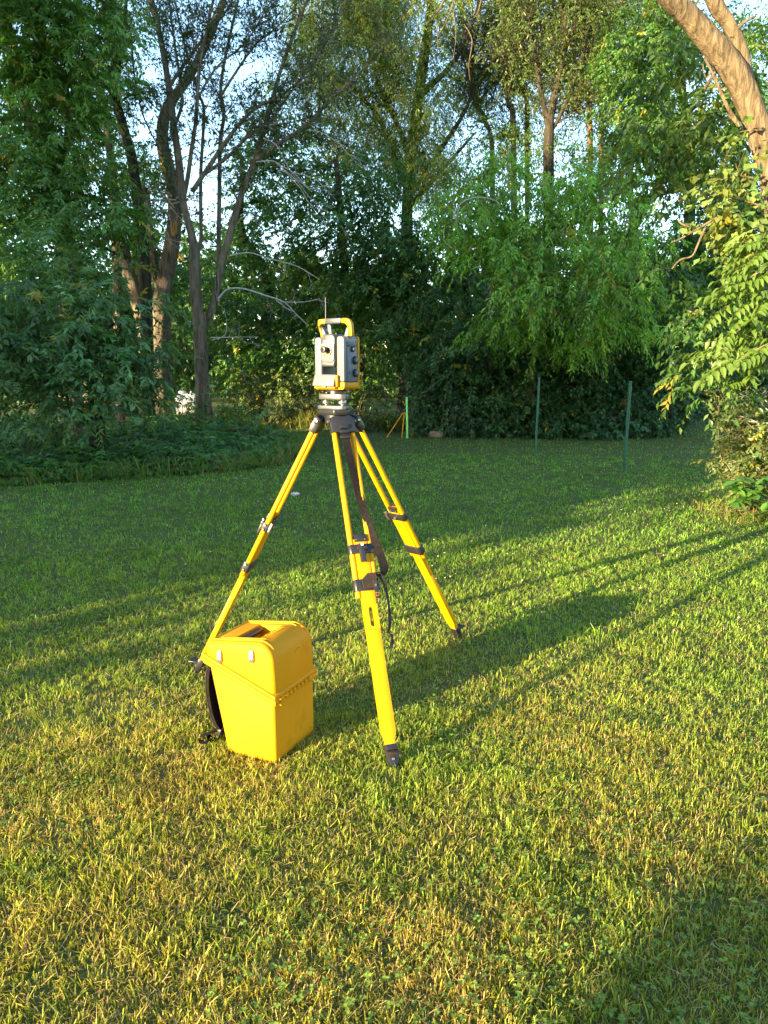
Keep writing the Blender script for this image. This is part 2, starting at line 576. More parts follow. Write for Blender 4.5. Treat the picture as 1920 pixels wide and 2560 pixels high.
# small oak in front on the left
w = Wood(); b0 = gbase(246, 12.0)
p = w.limb([b0, P(240, 1060, 12), P(232, 960, 12), P(215, 850, 12), P(190, 740, 12), P(175, 660, 12)], 0.135, 0.03, flare=0.35)
for e, y in (((60, 740), 11.6), ((330, 820), 11.8), ((300, 930), 11.5), ((90, 930), 11.3), ((250, 680), 12.1)):
    q = w.limb([p[9], (p[12] + P(*e, y)) / 2 + np.array((0, 0, .1)), P(*e, y)], 0.04, 0.012, 6)
    w.twigs(q, 6, 0.5, 0.008)
lv = crown_leaves(LB((60, 770, 11.5, 160, 85, 1.0), (235, 780, 11.8, 130, 85, 1.0), (130, 890, 11.2, 150, 75, .9), (290, 890, 11.6, 105, 70, .8),
                     (60, 985, 11.0, 130, 65, .8), (235, 985, 11.2, 110, 55, .8), (345, 950, 11.8, 55, 60, .5), (150, 680, 12.0, 130, 55, .9), (20, 880, 11.2, 90, 90, .8)),
                  0.115, 0.36, BL, K=2.3, per=10, slen=0.26, rc=0.26, droop=0.1, cvar=0.35)
make_tree('oak_tree', 'small bluish green oak with low branches at left edge of lawn', b0, w, 'bark_dark', lv, 0.36)

# big tree behind the oak, upper left
w = Wood(); b0 = gbase(178, 14.6)
p = w.limb([b0, P(172, 850, 14.6), P(168, 636, 14.6), P(150, 530, 14.6), P(128, 400, 14.6), P(105, 200, 14.6), P(90, 0, 14.6), P(70, -140, 14.6)], 0.2, 0.07, flare=.3)
q = w.limb([p[8], P(90, 560, 14.2), P(35, 553, 14.0)], 0.05, 0.02, 6)
q = w.limb([p[8], P(230, 610, 14.4), P(300, 640, 14.3)], 0.05, 0.02, 6); w.twigs(q, 6, .6)
for e in ((240, 420), (30, 380), (200, 120), (10, 150), (200, 540)):
    q = w.limb([p[12], (p[14] + P(*e, 14.2)) / 2, P(*e, 14.2)], 0.06, 0.015, 6); w.twigs(q, 8, .7, .01)
lv = crown_leaves(LB((135, 130, 14.2, 135, 125, 1.2), (60, 400, 13.8, 110, 120, 1.0), (235, 420, 14.2, 70, 85, .9), (135, 270, 14.5, 115, 90, 1.0),
                     (130, 520, 13.8, 170, 75, 1.0), (260, 530, 14.0, 90, 65, .9), (60, 620, 13.5, 120, 60, .9), (230, 40, 14.0, 75, 80, .9), (110, -70, 14, 200, 100, 1.2), (40, 40, 14, 80, 90, 1.0)),
                  0.105, 0.42, (0.098, 0.200, 0.036), K=2.1, per=12, slen=0.32, rc=0.33, droop=0.3, cvar=0.32)
make_tree('broadleaf_tree', 'tall dense green tree filling the upper left corner', b0, w, 'bark_grey', lv, 0.42)

# grey leaning trunk at the far left
w = Wood(); b0 = gbase(222, 16.5)
p = w.limb([b0, P(208, 800, 16.5), P(150, 520, 16.3), P(95, 370, 16.2), P(66, 275, 16), P(49, 217, 16), P(30, 140, 16), P(0, 30, 16), P(-50, -120, 16)], 0.17, 0.09)
for e in ((10, 260), (0, 330), (20, 250), (120, 120)):
    q = w.limb([p[14], P(*e, 15.6)], .03, .01, 5); w.twigs(q, 7, .6)
lv = crown_leaves(LB((10, 60, 15.4, 60, 70, .8), (10, 250, 15.2, 50, 60, .8), (100, 200, 15.6, 60, 60, .7)), 0.09, 0.45, MD, K=1.5, cvar=.3)
make_tree('leaning_tree', 'pale grey trunk leaning towards the left edge of the photo', b0, w, 'bark_grey', lv, .45)

# forked dark tree beside the sky gap
w = Wood(); b0 = gbase(372, 17.6)
p = w.limb([b0, P(366, 800, 17.6), P(358, 620, 17.6), P(347, 520, 17.6), P(330, 400, 17.6), P(310, 327, 17.6), P(293, 262, 17.6), P(283, 226, 17.6), P(286, 160, 17.6), P(276, 80, 17.6), P(270, -30, 17.6)], 0.15, 0.06)
q = w.limb([P(283, 226, 17.6), P(268, 206, 17.5), P(245, 150, 17.4), P(218, 90, 17.3), P(200, 20, 17.3)], .07, .03, 7); w.twigs(q, 10, .7)
q = w.limb([P(284, 220, 17.6), P(294, 180, 17.6), P(304, 116, 17.7), P(312, 60, 17.7), P(316, -20, 17.7)], .06, .03, 7); w.twigs(q, 8, .6)
q = w.limb([P(325, 70, 17.5), P(330, 116, 17.4), P(334, 174, 17.3), P(347, 246, 17.3), P(362, 300, 17.3), P(402, 380, 17.3)], .028, .012, 5); w.twigs(q, 14, .5, .006, -.2)
q = w.limb([p[28], P(330, 205, 17.4), P(400, 230, 17.2)], .02, .008, 5); w.twigs(q, 9, .5, .006, 0)
q = w.limb([p[24], P(340, 235, 17.4), P(395, 275, 17.2)], .02, .008, 5); w.twigs(q, 9, .5, .006, 0)
w.twigs(p, 26, .9, .01, .3, .5, levels=2)
lv = cat_arr(crown_leaves(LB((300, 90, 17.4, 55, 60, .8), (230, 190, 17.2, 50, 60, .7), (350, 410, 17.5, 50, 40, .6), (310, 0, 17.4, 60, 60, .8)), 0.085, 0.42, MD, K=1.5, cvar=.3),
             twig_leaves(w.tips, 2200, .085, (0.04, 0.075, 0.022), .42))
make_tree('forked_tree', 'dark forked tree left of the open patch of sky', b0, w, 'bark_dark', lv, .42)

# slim trunk behind
w = Wood(); b0 = gbase(300, 19)
p = w.limb([b0, P(292, 700, 19), P(285, 480, 19), P(262, 280, 19), P(242, 200, 19), P(214, 90, 19), P(190, -20, 19)], .13, .05)
w.twigs(p, 22, .9, .01, .3, .4, levels=2)
lv = crown_leaves(LB((230, 330, 19.5, 60, 80, .9), (300, 480, 19.2, 75, 70, .9), (340, 600, 19.5, 70, 60, .9), (200, 150, 19.5, 60, 90, .9)), .09, .45, DK, K=1.7)
make_tree('slim_tree', 'slim straight tree half hidden behind the forked tree', b0, w, 'bark_grey', lv, .45)

# old twin trunk with the splintered break, lit low down
w = Wood(); b0 = gbase(398, 18.5)
p = w.limb([b0 + np.array((-.12, 0, 0)), P(378, 960, 18.5), P(366, 860, 18.5), P(345, 760, 18.5), P(318, 670, 18.5), P(296, 560, 18.5), P(285, 480, 18.5)], .21, .12, flare=.3)
p2 = w.limb([b0 + np.array((.08, -.1, 0)), P(398, 960, 18.4), P(396, 860, 18.4), P(400, 770, 18.4), P(412, 700, 18.4), P(426, 620, 18.4), P(436, 545, 18.4), P(434, 470, 18.4), P(412, 390, 18.4), P(406, 320, 18.4), P(420, 265, 18.4), P(455, 215, 18.4), P(500, 140, 18.4), P(560, 0, 18.4)], .24, .08, flare=.3)
p3 = w.limb([b0 + np.array((.22, .25, 0)), P(416, 960, 18.8), P(412, 820, 18.8), P(398, 720, 18.8), P(380, 640, 18.8), P(368, 540, 18.8), P(362, 470, 18.8)], .17, .1)
q = w.limb([p[9], P(350, 880, 18.1), P(382, 895, 18.0)], .04, .02, 5)
for k in (14, 18, 22): w.twigs(p2[k - 4:k + 6], 5, .9, .012, 0, levels=2)
w.twigs(p2, 20, 1.0, .012, .3, .45, levels=2)
lv = twig_leaves(w.tips, 1500, .085, (0.04, 0.08, 0.022), .42)
t = make_tree('old_twin_tree', 'rough old tree of three trunks with a strip of orange sunlight low down', b0, w, 'bark_grey', lv, .42)
s = B()
for k in range(9):
    a = P(432 + rng.normal() * 4, 590 - k, 18.15); d = P(438 + rng.normal() * 10, 545 + rng.normal() * 10, 18.0)
    s.tube([a - b0, (a + d) / 2 - b0 + rng.normal(size=3) * .02, d - b0], [.02, .014, .003], 5)
s.done('splintered_wood', M['splinter'], t)
for e in (((436, 520), (400, 480), (355, 492), (350, 460)), ((400, 500), (362, 505), (372, 560), (385, 590)), ((440, 500), (400, 500), (370, 520), (390, 575), (430, 600), (480, 610)),
          ((430, 510), (470, 500), (500, 505)), ((430, 490), (395, 470), (370, 468)), ((425, 515), (445, 540), (470, 560)), ((430, 520), (380, 540), (375, 575)), ((440, 495), (480, 490), (505, 480)), ((415, 500), (405, 530), (420, 560))):
    dw = Wood(); q = dw.limb(px(17.9, *e), .018, .005, 5)
    dw.twigs(q, 5, .45, .006, 0, .3, .7, 2, 3)
    dw.done('dead_branch', M['deadwood'], t, b0)

# many-stemmed bare tree in front (left of the instrument)
w = Wood(); b0 = gbase(513, 15.6); Y = 15.6
p = w.limb([b0, P(508, 1010, Y), P(504, 930, Y), P(502, 870, Y), P(497, 810, Y), P(490, 740, Y), P(487, 660, Y), P(485, 610, Y)], .165, .088, 12, flare=.35)
a = w.limb(px(Y, (485, 615), (476, 578), (458, 506), (447, 405), (435, 318), (426, 246), (415, 173), (400, 90), (372, -20), (350, -120)), .085, .042, 9)
L = [a]
for pts, r0, r1 in ((((502, 830), (528, 777), (545, 705), (557, 647), (580, 567), (597, 506), (620, 443), (641, 391), (658, 333), (678, 260), (698, 188), (733, 87), (768, 0), (790, -60)), .105, .03),
                    (((550, 690), (547, 600), (548, 520), (549, 434), (551, 347), (560, 289), (552, 230), (558, 170), (575, 90), (600, -20)), .062, .03),
                    (((488, 660), (502, 600), (502, 550), (502, 434), (507, 347), (510, 275), (496, 231), (476, 162), (455, 87), (435, -10)), .055, .02),
                    (((641, 399), (693, 362), (750, 324), (794, 283), (840, 237), (880, 200), (950, 130), (1000, 60)), .055, .015),
                    (((458, 500), (470, 440), (478, 380), (490, 300), (494, 230), (500, 160), (520, 60), (540, -30)), .06, .03),
                    (((505, 440), (560, 400), (605, 356), (640, 325), (668, 314), (720, 308), (780, 290)), .045, .012),
                    (((480, 480), (540, 390), (590, 320), (640, 270), (700, 240), (760, 190), (800, 130)), .06, .015),
                    (((435, 318), (455, 260), (450, 200), (440, 130), (430, 60), (420, -30)), .045, .02),
                    (((420, 230), (440, 190), (490, 120), (530, 70), (570, 20), (600, -40)), .045, .02),
                    (((552, 240), (590, 180), (640, 110), (690, 70), (740, 20)), .035, .012),
                    (((498, 240), (540, 170), (610, 110), (650, 50), (690, -20)), .03, .012),
                    (((660, 330), (720, 240), (790, 150), (830, 80), (870, 0)), .03, .01)):
    L.append(w.limb(px(Y + (rng.random() - .5) * .5, *pts), r0 * .78, r1 * .78, 8))
for q in L: w.twigs(q, 26, .75, .0085, .35, .35, .7, 2)
lv = twig_leaves(w.tips, 15000, .075, (0.048, 0.088, 0.026), .32)
t = make_tree('many_stemmed_tree', 'sparse many-stemmed tree rising left of the survey instrument', b0, w, 'bark_grey', lv, .32)
for e, r in ((((545, 748), (569, 724), (608, 722), (661, 738), (709, 755), (740, 785), (767, 811)), .022), (((709, 755), (760, 755), (800, 746)), .012), (((690, 750), (715, 770), (730, 778)), .012),
             (((574, 640), (622, 632), (675, 647), (743, 666), (800, 700)), .016), (((526, 844), (590, 843), (646, 842)), .012), (((530, 850), (560, 840), (567, 810), (560, 770)), .01),
             (((641, 405), (678, 402), (700, 412), (736, 434), (770, 470), (794, 469), (830, 460)), .014), (((690, 408), (740, 450), (780, 500), (815, 510)), .01), (((700, 415), (750, 470), (775, 510), (823, 530)), .01),
             (((658, 346), (690, 362), (710, 400), (735, 440), (780, 480)), .012), (((730, 430), (790, 450), (840, 500)), .009), (((670, 315), (700, 300), (730, 260), (735, 220)), .012), (((600, 540), (620, 530), (640, 545)), .012),
             (((750, 325), (800, 330), (850, 360), (900, 385)), .012), (((850, 360), (870, 385), (885, 390)), .007)):
    dw = Wood(); q = dw.limb(px(15.2, *e), r, r * .35, 5)
    dw.twigs(q, 3, .35, .005, -.1, .5, .5, 2, 3)
    dw.done('dead_branch', M['deadwood'], t, b0)

# rounded tree behind the bare stems
w = Wood(); b0 = gbase(640, 23)
p = w.limb([b0, P(655, 900, 23), P(672, 715, 23), P(640, 640, 23), P(612, 600, 23), P(600, 540, 23), P(610, 430, 23)], .2, .08)
w.twigs(p, 14, 1.2, .015, .2, .3, levels=2)
lv = crown_leaves(LB((700, 330, 23.5, 95, 75, 1.2), (640, 420, 23.5, 75, 60, 1.0), (760, 430, 23, 90, 70, 1.1), (690, 520, 23, 110, 60, 1.1), (640, 640, 22.5, 85, 60, 1.0), (560, 760, 22, 70, 50, .8),
                     (590, 840, 21.5, 80, 50, 1.0), (660, 870, 21, 85, 60, 1.0), (720, 650, 22, 80, 70, 1), (690, 780, 22, 80, 55, 1.0), (600, 930, 21.5, 70, 40, .8)), .10, .5, DK, K=1.75, rc=.4, droop=.3, cvar=.32)
make_tree('maple_tree', 'round dark green tree behind the bare stems with a diagonal trunk', b0, w, 'bark_dark', lv, .5)

# left background behind the twin trunk
w = Wood(); b0 = gbase(330, 25)
p = w.limb([b0, P(335, 800, 25), P(340, 500, 25)], .16, .08); w.twigs(p, 12, 1.2, .015, .2, .3, levels=2)
lv = crown_leaves(LB((380, 420, 25, 60, 55, 1), (420, 700, 24, 90, 70, 1.0), (330, 760, 24, 90, 70, 1.0), (250, 700, 24, 90, 80, 1.0), (450, 840, 23, 70, 60, 1.0), (390, 900, 24, 80, 60, 1), (480, 900, 24, 60, 60, .8), (200, 830, 24, 120, 90, 1), (60, 760, 22, 120, 130, 1), (330, 900, 23.5, 90, 60, 1), (540, 640, 25, 60, 50, .9)), .10, .5, (0.06, .135, .028), K=1.7, rc=.42, cvar=.3)
make_tree('background_tree', 'dark green tree behind the sunlit old trunks', b0, w, 'bark_dark', lv, .5)

# central dark trees
w = Wood(); b0 = gbase(872, 20.5)
p = w.limb([b0, P(876, 900, 20.5), P(868, 760, 20.5), P(858, 620, 20.5), P(850, 500, 20.5), P(840, 400, 20.5)], .15, .06)
q = w.limb([p[8], P(910, 690, 20.3), P(930, 600, 20.2)], .06, .02, 6)
q = w.limb([b0 + np.array((.25, .1, 0)), P(905, 880, 20.6), P(898, 740, 20.6), P(915, 620, 20.6)], .09, .04)
w.twigs(p, 20, 1.1, .014, .1, .3, levels=2)
lv = crown_leaves(LB((850, 560, 20, 120, 75, 1.2), (960, 600, 19.8, 110, 75, 1.2), (830, 680, 19.8, 100, 60, 1), (940, 700, 19.5, 120, 60, 1.1), (1030, 760, 19.2, 100, 60, 1), (840, 790, 20.6, 100, 50, .9), (980, 850, 19.4, 110, 60, 1),
                     (910, 450, 20.5, 110, 60, 1.1), (1060, 660, 19, 80, 70, 1), (760, 730, 20.8, 70, 70, .9), (1070, 880, 18.8, 80, 60, .9), (800, 870, 21, 90, 50, .9), (900, 930, 20.4, 90, 45, .9)), .105, .42, DK, K=1.9, rc=.4, droop=.4, cvar=.38)
t = make_tree('elm_tree', 'dark drooping tree directly behind the survey instrument', b0, w, 'bark_dark', lv, .42)
for e, r in ((((905, 830), (950, 825), (1000, 808), (1025, 806)), .013), (((930, 812), (970, 815), (965, 820)), .008), (((880, 838), (925, 833)), .006), (((850, 560), (875, 600), (900, 640)), .01)):
    dw = Wood(); q = dw.limb(px(18.9, *e), r, r * .4, 5); dw.twigs(q, 3, .3, .004, 0, .4, .5, 1, 3)
    dw.done('dead_branch', M['deadwood'], t, b0)

# willow-like canopy at top centre
w = Wood(); b0 = gbase(1010, 25)
p = w.limb([b0, P(1015, 700, 25), P(1020, 480, 25), P(1040, 300, 24.5), P(1060, 150, 24), P(1080, 0, 24), P(1090, -120, 24)], .22, .1)
for e in (((1020, 480), (950, 300), (900, 240), (850, 180)), ((1030, 400), (980, 280), (960, 250), (900, 60)), ((1050, 240), (1130, 160), (1180, 60), (1210, -40)), ((1020, 500), (1090, 390), (1150, 300), (1180, 220), (1150, 130)), ((1020, 520), (1110, 420), (1190, 330))):
    q = w.limb(px(23.8, *e), .09, .025, 7); w.twigs(q, 16, 1.1, .012, -.1, .2, .7, 2)
lv = crown_leaves(LB((880, 90, 23, 140, 95, 1.3), (800, 190, 23, 85, 70, 1.1), (940, 230, 23.4, 110, 65, 1.2), (1040, 110, 23, 90, 85, 1.2), (900, 330, 23.5, 130, 55, 1.2), (1040, 330, 23, 85, 80, 1.1), (1090, 430, 22.5, 80, 80, 1), (990, 420, 23, 70, 60, 1), (830, 20, 23, 130, 70, 1.2), (1100, 230, 24, 50, 60, 1), (950, -50, 23, 190, 80, 1.3)), .085, .3, OL, K=1.55, per=16, slen=.5, rc=.42, droop=.7, cvar=.3, yellow=.02)
t = make_tree('willow_tree', 'olive green weeping tree at top centre with hanging bare twigs', b0, w, 'bark_dark', lv, .3)
for e, r in ((((1045, -20), (1025, 20), (990, 48), (950, 40), (940, 20)), .02), (((1062, -10), (1055, 40), (1042, 75)), .014), (((1115, -10), (1090, 35), (1066, 62)), .022), (((1140, -20), (1120, 45), (1093, 92)), .022), (((1092, 60), (1095, 100), (1092, 135)), .014),
             (((935, -10), (935, 60), (933, 110)), .01), (((1133, 30), (1140, 90), (1132, 150)), .012), (((1205, -10), (1195, 30), (1185, 45)), .016), (((940, 30), (955, 60), (970, 105)), .01), (((990, 50), (975, 90), (960, 120)), .01), (((1160, 60), (1180, 100), (1172, 160), (1175, 200)), .014)):
    dw = Wood(); q = dw.limb(px(22.0, *e), r, r * .5, 5); dw.twigs(q, 2, .4, .006, -.4, .3, .5, 1, 3)
    dw.done('bare_branch', M['bark_pale'], t, b0)

# thin bare trees behind, upper right of centre
w = Wood(); b0 = gbase(1371, 22)
p = w.limb([b0, P(1371, 700, 22), P(1371, 376, 22), P(1373, 330, 22), P(1376, 295, 22), P(1386, 240, 22), P(1400, 174, 22), P(1411, 116, 22), P(1411, 50, 22), P(1408, -40, 22), P(1400, -160, 22)], .16, .05)
for e, r in ((((1373, 320), (1362, 275), (1345, 188), (1333, 116), (1322, 58), (1330, 0), (1340, -60)), .08), (((1376, 330), (1395, 300), (1420, 246), (1446, 168), (1469, 87), (1490, 0)), .06), (((1335, 130), (1290, 120), (1250, 150)), .03), (((1411, 100), (1440, 60), (1470, 20), (1500, -30)), .04), (((1333, 90), (1315, 60), (1305, 30), (1340, 0), (1350, -30)), .03), (((1390, 310), (1430, 280), (1460, 240)), .03)):
    q = w.limb(px(22, *e), r, r * .35, 7); w.twigs(q, 26, 1.1, .011, .4, .2, .7, 2)
w.twigs(p[8:], 44, 1.3, .012, .4, .3, .7, 2)
lv = cat_arr(twig_leaves(w.tips, 7000, .085, (0.09, .135, .032), .4), crown_leaves(LB((1380, 60, 22, 110, 80, 1.2), (1340, 180, 22.4, 70, 70, 1), (1460, 180, 22.4, 80, 80, 1), (1420, -40, 22, 150, 60, 1)), .085, .38, (0.095, .14, .034), K=.6, per=9, rc=.4, droop=.4))
lv = cat_arr(lv, crown_leaves(LB((1250, 360, 23.5, 80, 50, 1), (1350, 390, 23, 90, 40, 1), (1470, 380, 23, 80, 45, 1), (1560, 380, 23, 80, 50, 1), (1180, 380, 23.5, 60, 50, 1)), .09, .4, (0.10, .165, .034), K=.8, per=9, rc=.4, droop=.4))
make_tree('bare_topped_tree', 'dark V-forked trunk with bare upper branches at upper right of centre', b0, w, 'bark_dark', lv, .4)
for (k, pts, y, r, lab) in ((0, ((1285, 1060), (1284, 350), (1272, 260), (1262, 190), (1258, 90), (1240, -60)), 25, .15, 'slender bare tree just left of the V-forked trunk'),
                            (1, ((1316, 1060), (1318, 330), (1312, 240), (1304, 190), (1310, 100), (1330, -50)), 26, .13, 'slender tree close behind the V-forked trunk'),
                            (2, ((1480, 1060), (1474, 310), (1462, 210), (1460, 120), (1470, 40), (1478, -60)), 25, .14, 'slender sunlit tree just right of the V-forked trunk'),
                            (3, ((1500, 1060), (1503, 320), (1508, 210), (1512, 130), (1530, 40), (1540, -70)), 26.5, .13, 'slender tree with a sunlit stub, second right of the V-forked trunk'),
                            (4, ((1590, 1060), (1575, 300), (1600, 220), (1625, 150), (1660, 60), (1690, -60)), 24, .13, 'slender tree leaning right behind the sunlit trunk'),
                            (5, ((1215, 1060), (1232, 420), (1210, 300), (1190, 250), (1170, 150), (1150, 0)), 25.5, .13, 'slender dark tree leaning left beside the weeping tree')):
    w = Wood(); b0 = gbase(pts[0][0], y)
    p = w.limb([b0] + px(y, *pts[1:]), r * .7, .03)
    for s_ in range(5):
        i = rng.integers(7, len(p) - 3); d = rng.normal() * 1.2
        q = w.limb([p[i], p[i] + np.array((d * .5, rng.normal() * .3, .8)), p[i] + np.array((d, rng.normal() * .5, 2.0)), p[i] + np.array((d * 1.4, rng.normal() * .5, 3.2))], r * .45, .012, 6)
        w.twigs(q, 14, 1.0, .01, .4, .1, .7, 2)
    w.twigs(p, 50, 1.3, .012, .4, .35, .7, 2)
    tu = pts[3][0]; tv = 160 + 60 * math.sin(k * 2.1)
    lv = cat_arr(twig_leaves(w.tips, 4200, .085, (0.08, .125, .032), .4),
                 crown_leaves(LB((tu - 30, tv, y, 75, 110, 1.0), (tu + 30, tv - 120, y, 85, 90, 1.0), (tu, tv + 110, y + .4, 70, 50, .8)), .085, .38, (0.085, .13, .034), K=.75, per=9, rc=.4, droop=.4))
    make_tree('slender_tree', lab, b0, w, 'bark_pale' if k in (2, 3) else 'bark_grey', lv, .4, group='slender bare trees beyond the lawn')

# bright box elder over the far side of the lawn
w = Wood(); b0 = gbase(1330, 17.6)
p = w.limb([b0, P(1325, 900, 17.4), P(1345, 760, 17), P(1370, 640, 16.6), P(1400, 520, 16.6)], .16, .06)
for e in (((1340, 800), (1250, 700), (1180, 640)), ((1350, 740), (1450, 700), (1560, 650)), ((1370, 640), (1300, 560), (1220, 520)), ((1380, 600), (1480, 520), (1580, 470)), ((1340, 780), (1400, 790), (1480, 800))):
    q = w.limb(px(16, *e), .06, .02, 6); w.twigs(q, 10, .9, .01, .1, .2, .6, 2)
lv = crown_leaves(LB((1250, 640, 15.0, 105, 50, 1.0), (1390, 600, 15.3, 130, 55, 1.1), (1520, 660, 15.0, 90, 55, 1.0), (1300, 730, 14.8, 90, 40, .8), (1440, 745, 14.6, 85, 40, .8), (1600, 600, 15.4, 75, 60, .9), (1170, 590, 15.8, 80, 55, 1),
                     (1340, 500, 16.2, 120, 55, 1.1), (1480, 500, 16.2, 120, 60, 1.1), (1180, 500, 16.5, 90, 60, 1), (1560, 720, 15.2, 70, 40, .8), (1250, 440, 17, 90, 35, 1), (1580, 430, 17, 100, 45, 1), (1420, 440, 17, 110, 30, 1), (1240, 810, 15.8, 75, 35, .7), (1350, 850, 15.9, 80, 35, .7), (1470, 830, 15.8, 80, 35, .7), (1570, 800, 15.6, 70, 40, .7)),
                    .105, .36, LT, K=1.8, per=12, slen=.34, rc=.3, droop=.6, cvar=.42, yellow=.03)
t = make_tree('box_elder_tree', 'bright green spreading tree overhanging the far side of the lawn', b0, w, 'bark_grey', lv, .36)
for e, r in ((((1133, 548), (1140, 525), (1160, 503), (1195, 493), (1235, 500), (1250, 512)), .014), (((1150, 515), (1140, 545), (1142, 560)), .009), (((1130, 620), (1110, 600), (1112, 560)), .009)):
    dw = Wood(); dw.limb(px(14.6, *e), r, r * .5, 5)
    dw.done('dead_branch', M['deadwood'], t, b0)

# darker trees under and behind it
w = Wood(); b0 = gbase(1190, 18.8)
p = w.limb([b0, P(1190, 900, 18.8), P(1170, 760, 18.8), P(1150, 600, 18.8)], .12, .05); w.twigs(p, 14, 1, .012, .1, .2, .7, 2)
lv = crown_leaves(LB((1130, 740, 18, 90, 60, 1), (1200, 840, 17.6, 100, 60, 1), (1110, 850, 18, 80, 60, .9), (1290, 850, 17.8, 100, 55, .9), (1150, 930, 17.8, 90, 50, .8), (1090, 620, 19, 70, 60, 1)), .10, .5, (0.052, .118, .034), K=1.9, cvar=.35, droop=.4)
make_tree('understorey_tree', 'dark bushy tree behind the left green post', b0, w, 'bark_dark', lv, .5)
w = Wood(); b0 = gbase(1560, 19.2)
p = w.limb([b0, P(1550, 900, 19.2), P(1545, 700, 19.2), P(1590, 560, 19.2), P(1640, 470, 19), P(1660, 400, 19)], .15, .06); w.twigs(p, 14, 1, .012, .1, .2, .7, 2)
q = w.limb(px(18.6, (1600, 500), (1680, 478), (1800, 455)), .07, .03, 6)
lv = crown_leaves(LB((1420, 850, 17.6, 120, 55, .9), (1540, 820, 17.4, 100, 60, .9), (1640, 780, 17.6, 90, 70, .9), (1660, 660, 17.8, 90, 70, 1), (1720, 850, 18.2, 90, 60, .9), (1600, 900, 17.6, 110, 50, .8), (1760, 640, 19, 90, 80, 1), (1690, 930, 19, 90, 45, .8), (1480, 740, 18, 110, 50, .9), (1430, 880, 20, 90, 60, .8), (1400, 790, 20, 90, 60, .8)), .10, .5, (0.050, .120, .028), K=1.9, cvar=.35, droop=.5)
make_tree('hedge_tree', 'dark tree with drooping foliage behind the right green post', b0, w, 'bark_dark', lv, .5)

# tall background at upper right
w = Wood(); b0 = gbase(1720, 21)
p = w.limb([b0, P(1720, 700, 21), P(1725, 400, 21), P(1700, 200, 21), P(1690, 0, 21), P(1680, -120, 21)], .18, .07); w.twigs(p, 30, 1.3, .013, .2, .3, .7, 2)
lv = crown_leaves(LB((1620, 160, 20.5, 80, 110, 1.1), (1740, 330, 20, 100, 90, 1.1), (1850, 430, 20, 120, 110, 1.1), (1690, 60, 21, 90, 80, 1), (1850, 250, 20, 100, 110, 1.1), (1790, 530, 19.5, 110, 70, 1), (1880, 600, 19, 80, 120, 1), (1880, 60, 21, 80, 70, 1), (1580, 260, 21, 70, 80, 1), (1640, 320, 20.6, 90, 70, 1), (1560, 120, 21, 60, 80, 1)), .095, .42, (0.075, .155, .032), K=1.75, cvar=.35, droop=.4)
make_tree('backdrop_tree', 'tall dark green tree behind the sunlit leaning trunk', b0, w, 'bark_dark', lv, .42)

# sunlit leaning trunk at the right
w = Wood(); Y = 7.7
b0 = np.array((4.35, 7.7, 0.0))
p = w.limb([b0, P(2010, 950, Y), P(1975, 700, Y), P(1940, 500, Y), P(1912, 380, Y), P(1888, 300, Y), P(1852, 210, Y), P(1810, 145, Y), P(1755, 80, Y), P(1690, 5, Y), P(1615, -90, Y)], .125, .10, 18, 8)
q1 = w.limb([P(1880, 285, Y + .1), P(1858, 145, Y + .12), P(1825, 66, Y + .15), P(1795, 20, Y + .15), P(1768, -50, Y + .15)], .055, .075, 14, 6)
for e, r, dy in ((((1845, 310), (1815, 260), (1785, 190), (1762, 145)), .02, -.1), (((1850, 315), (1835, 300), (1817, 287)), .018, -.15), (((1760, 225), (1785, 185), (1808, 150)), .016, .1), (((1830, 95), (1855, 60), (1890, 40)), .02, .1), (((1900, 330), (1885, 325), (1850, 330)), .012, -.1), (((1780, 175), (1765, 195), (1757, 160)), .008, -.1)):
    w.limb(px(Y + dy, *e), r, r * .5, 6)
lv = crown_leaves(LB((1600, 330, 9.2, 75, 30, .45), (1700, 370, 9.2, 85, 35, .45), (1720, 270, 9.2, 70, 45, .45), (1660, 410, 9.4, 75, 30, .4), (1560, 365, 9.4, 50, 22, .35), (1790, 300, 9, 45, 55, .4), (1880, 230, 8.6, 45, 80, .4), (1770, 390, 9.2, 50, 40, .4), (1750, 130, 9.4, 60, 40, .5), (1650, 180, 9.6, 60, 50, .5), (1700, 470, 10, 80, 30, .5)),
                  .105, .38, (0.085, .145, .028), K=1.5, per=9, slen=.24, rc=.16, droop=.35, cvar=.3, yellow=.05)
t = make_tree('sunlit_tree', 'pale trunk lit gold by low sun leaning in at upper right', b0, w, 'bark_pale', lv, .38)
q = np.array(px(5.2, (1925, 20), (1905, 30), (1890, 45)))

# far woodland behind everything
def far_wood():
    lob = []
    for k in range(40):
        x = -34 + 68 * (k + rng.random()) / 40; y = 32 + rng.random() * 10
        h = 3.4 + rng.random() * 2.0
        lob.append(((x, y, h * .7), (2.0, 1.4, h * .75)))
        lob.append(((x + rng.normal(), y + 1.5, h * 1.2 + .8), (1.8, 1.4, h * .42)))
    for k in range(24):
        x = -40 + 80 * (k + rng.random()) / 24; y = 46 + rng.random() * 8
        h = 5.0 + rng.random() * 2.5
        lob.append(((x, y, h * .6), (2.6, 1.6, h * .65)))
    arr = crown_leaves(lob, .33, .6, (0.05, .12, .028), K=1.3, per=10, slen=.6, rc=.6, cvar=.35)
    o = leaf_mesh('woodland', arr, .6, (0, 0, 0), None)
    tag(o, 'distant dark green woodland seen between the nearer trees', 'woodland', kind='stuff')


far_wood()

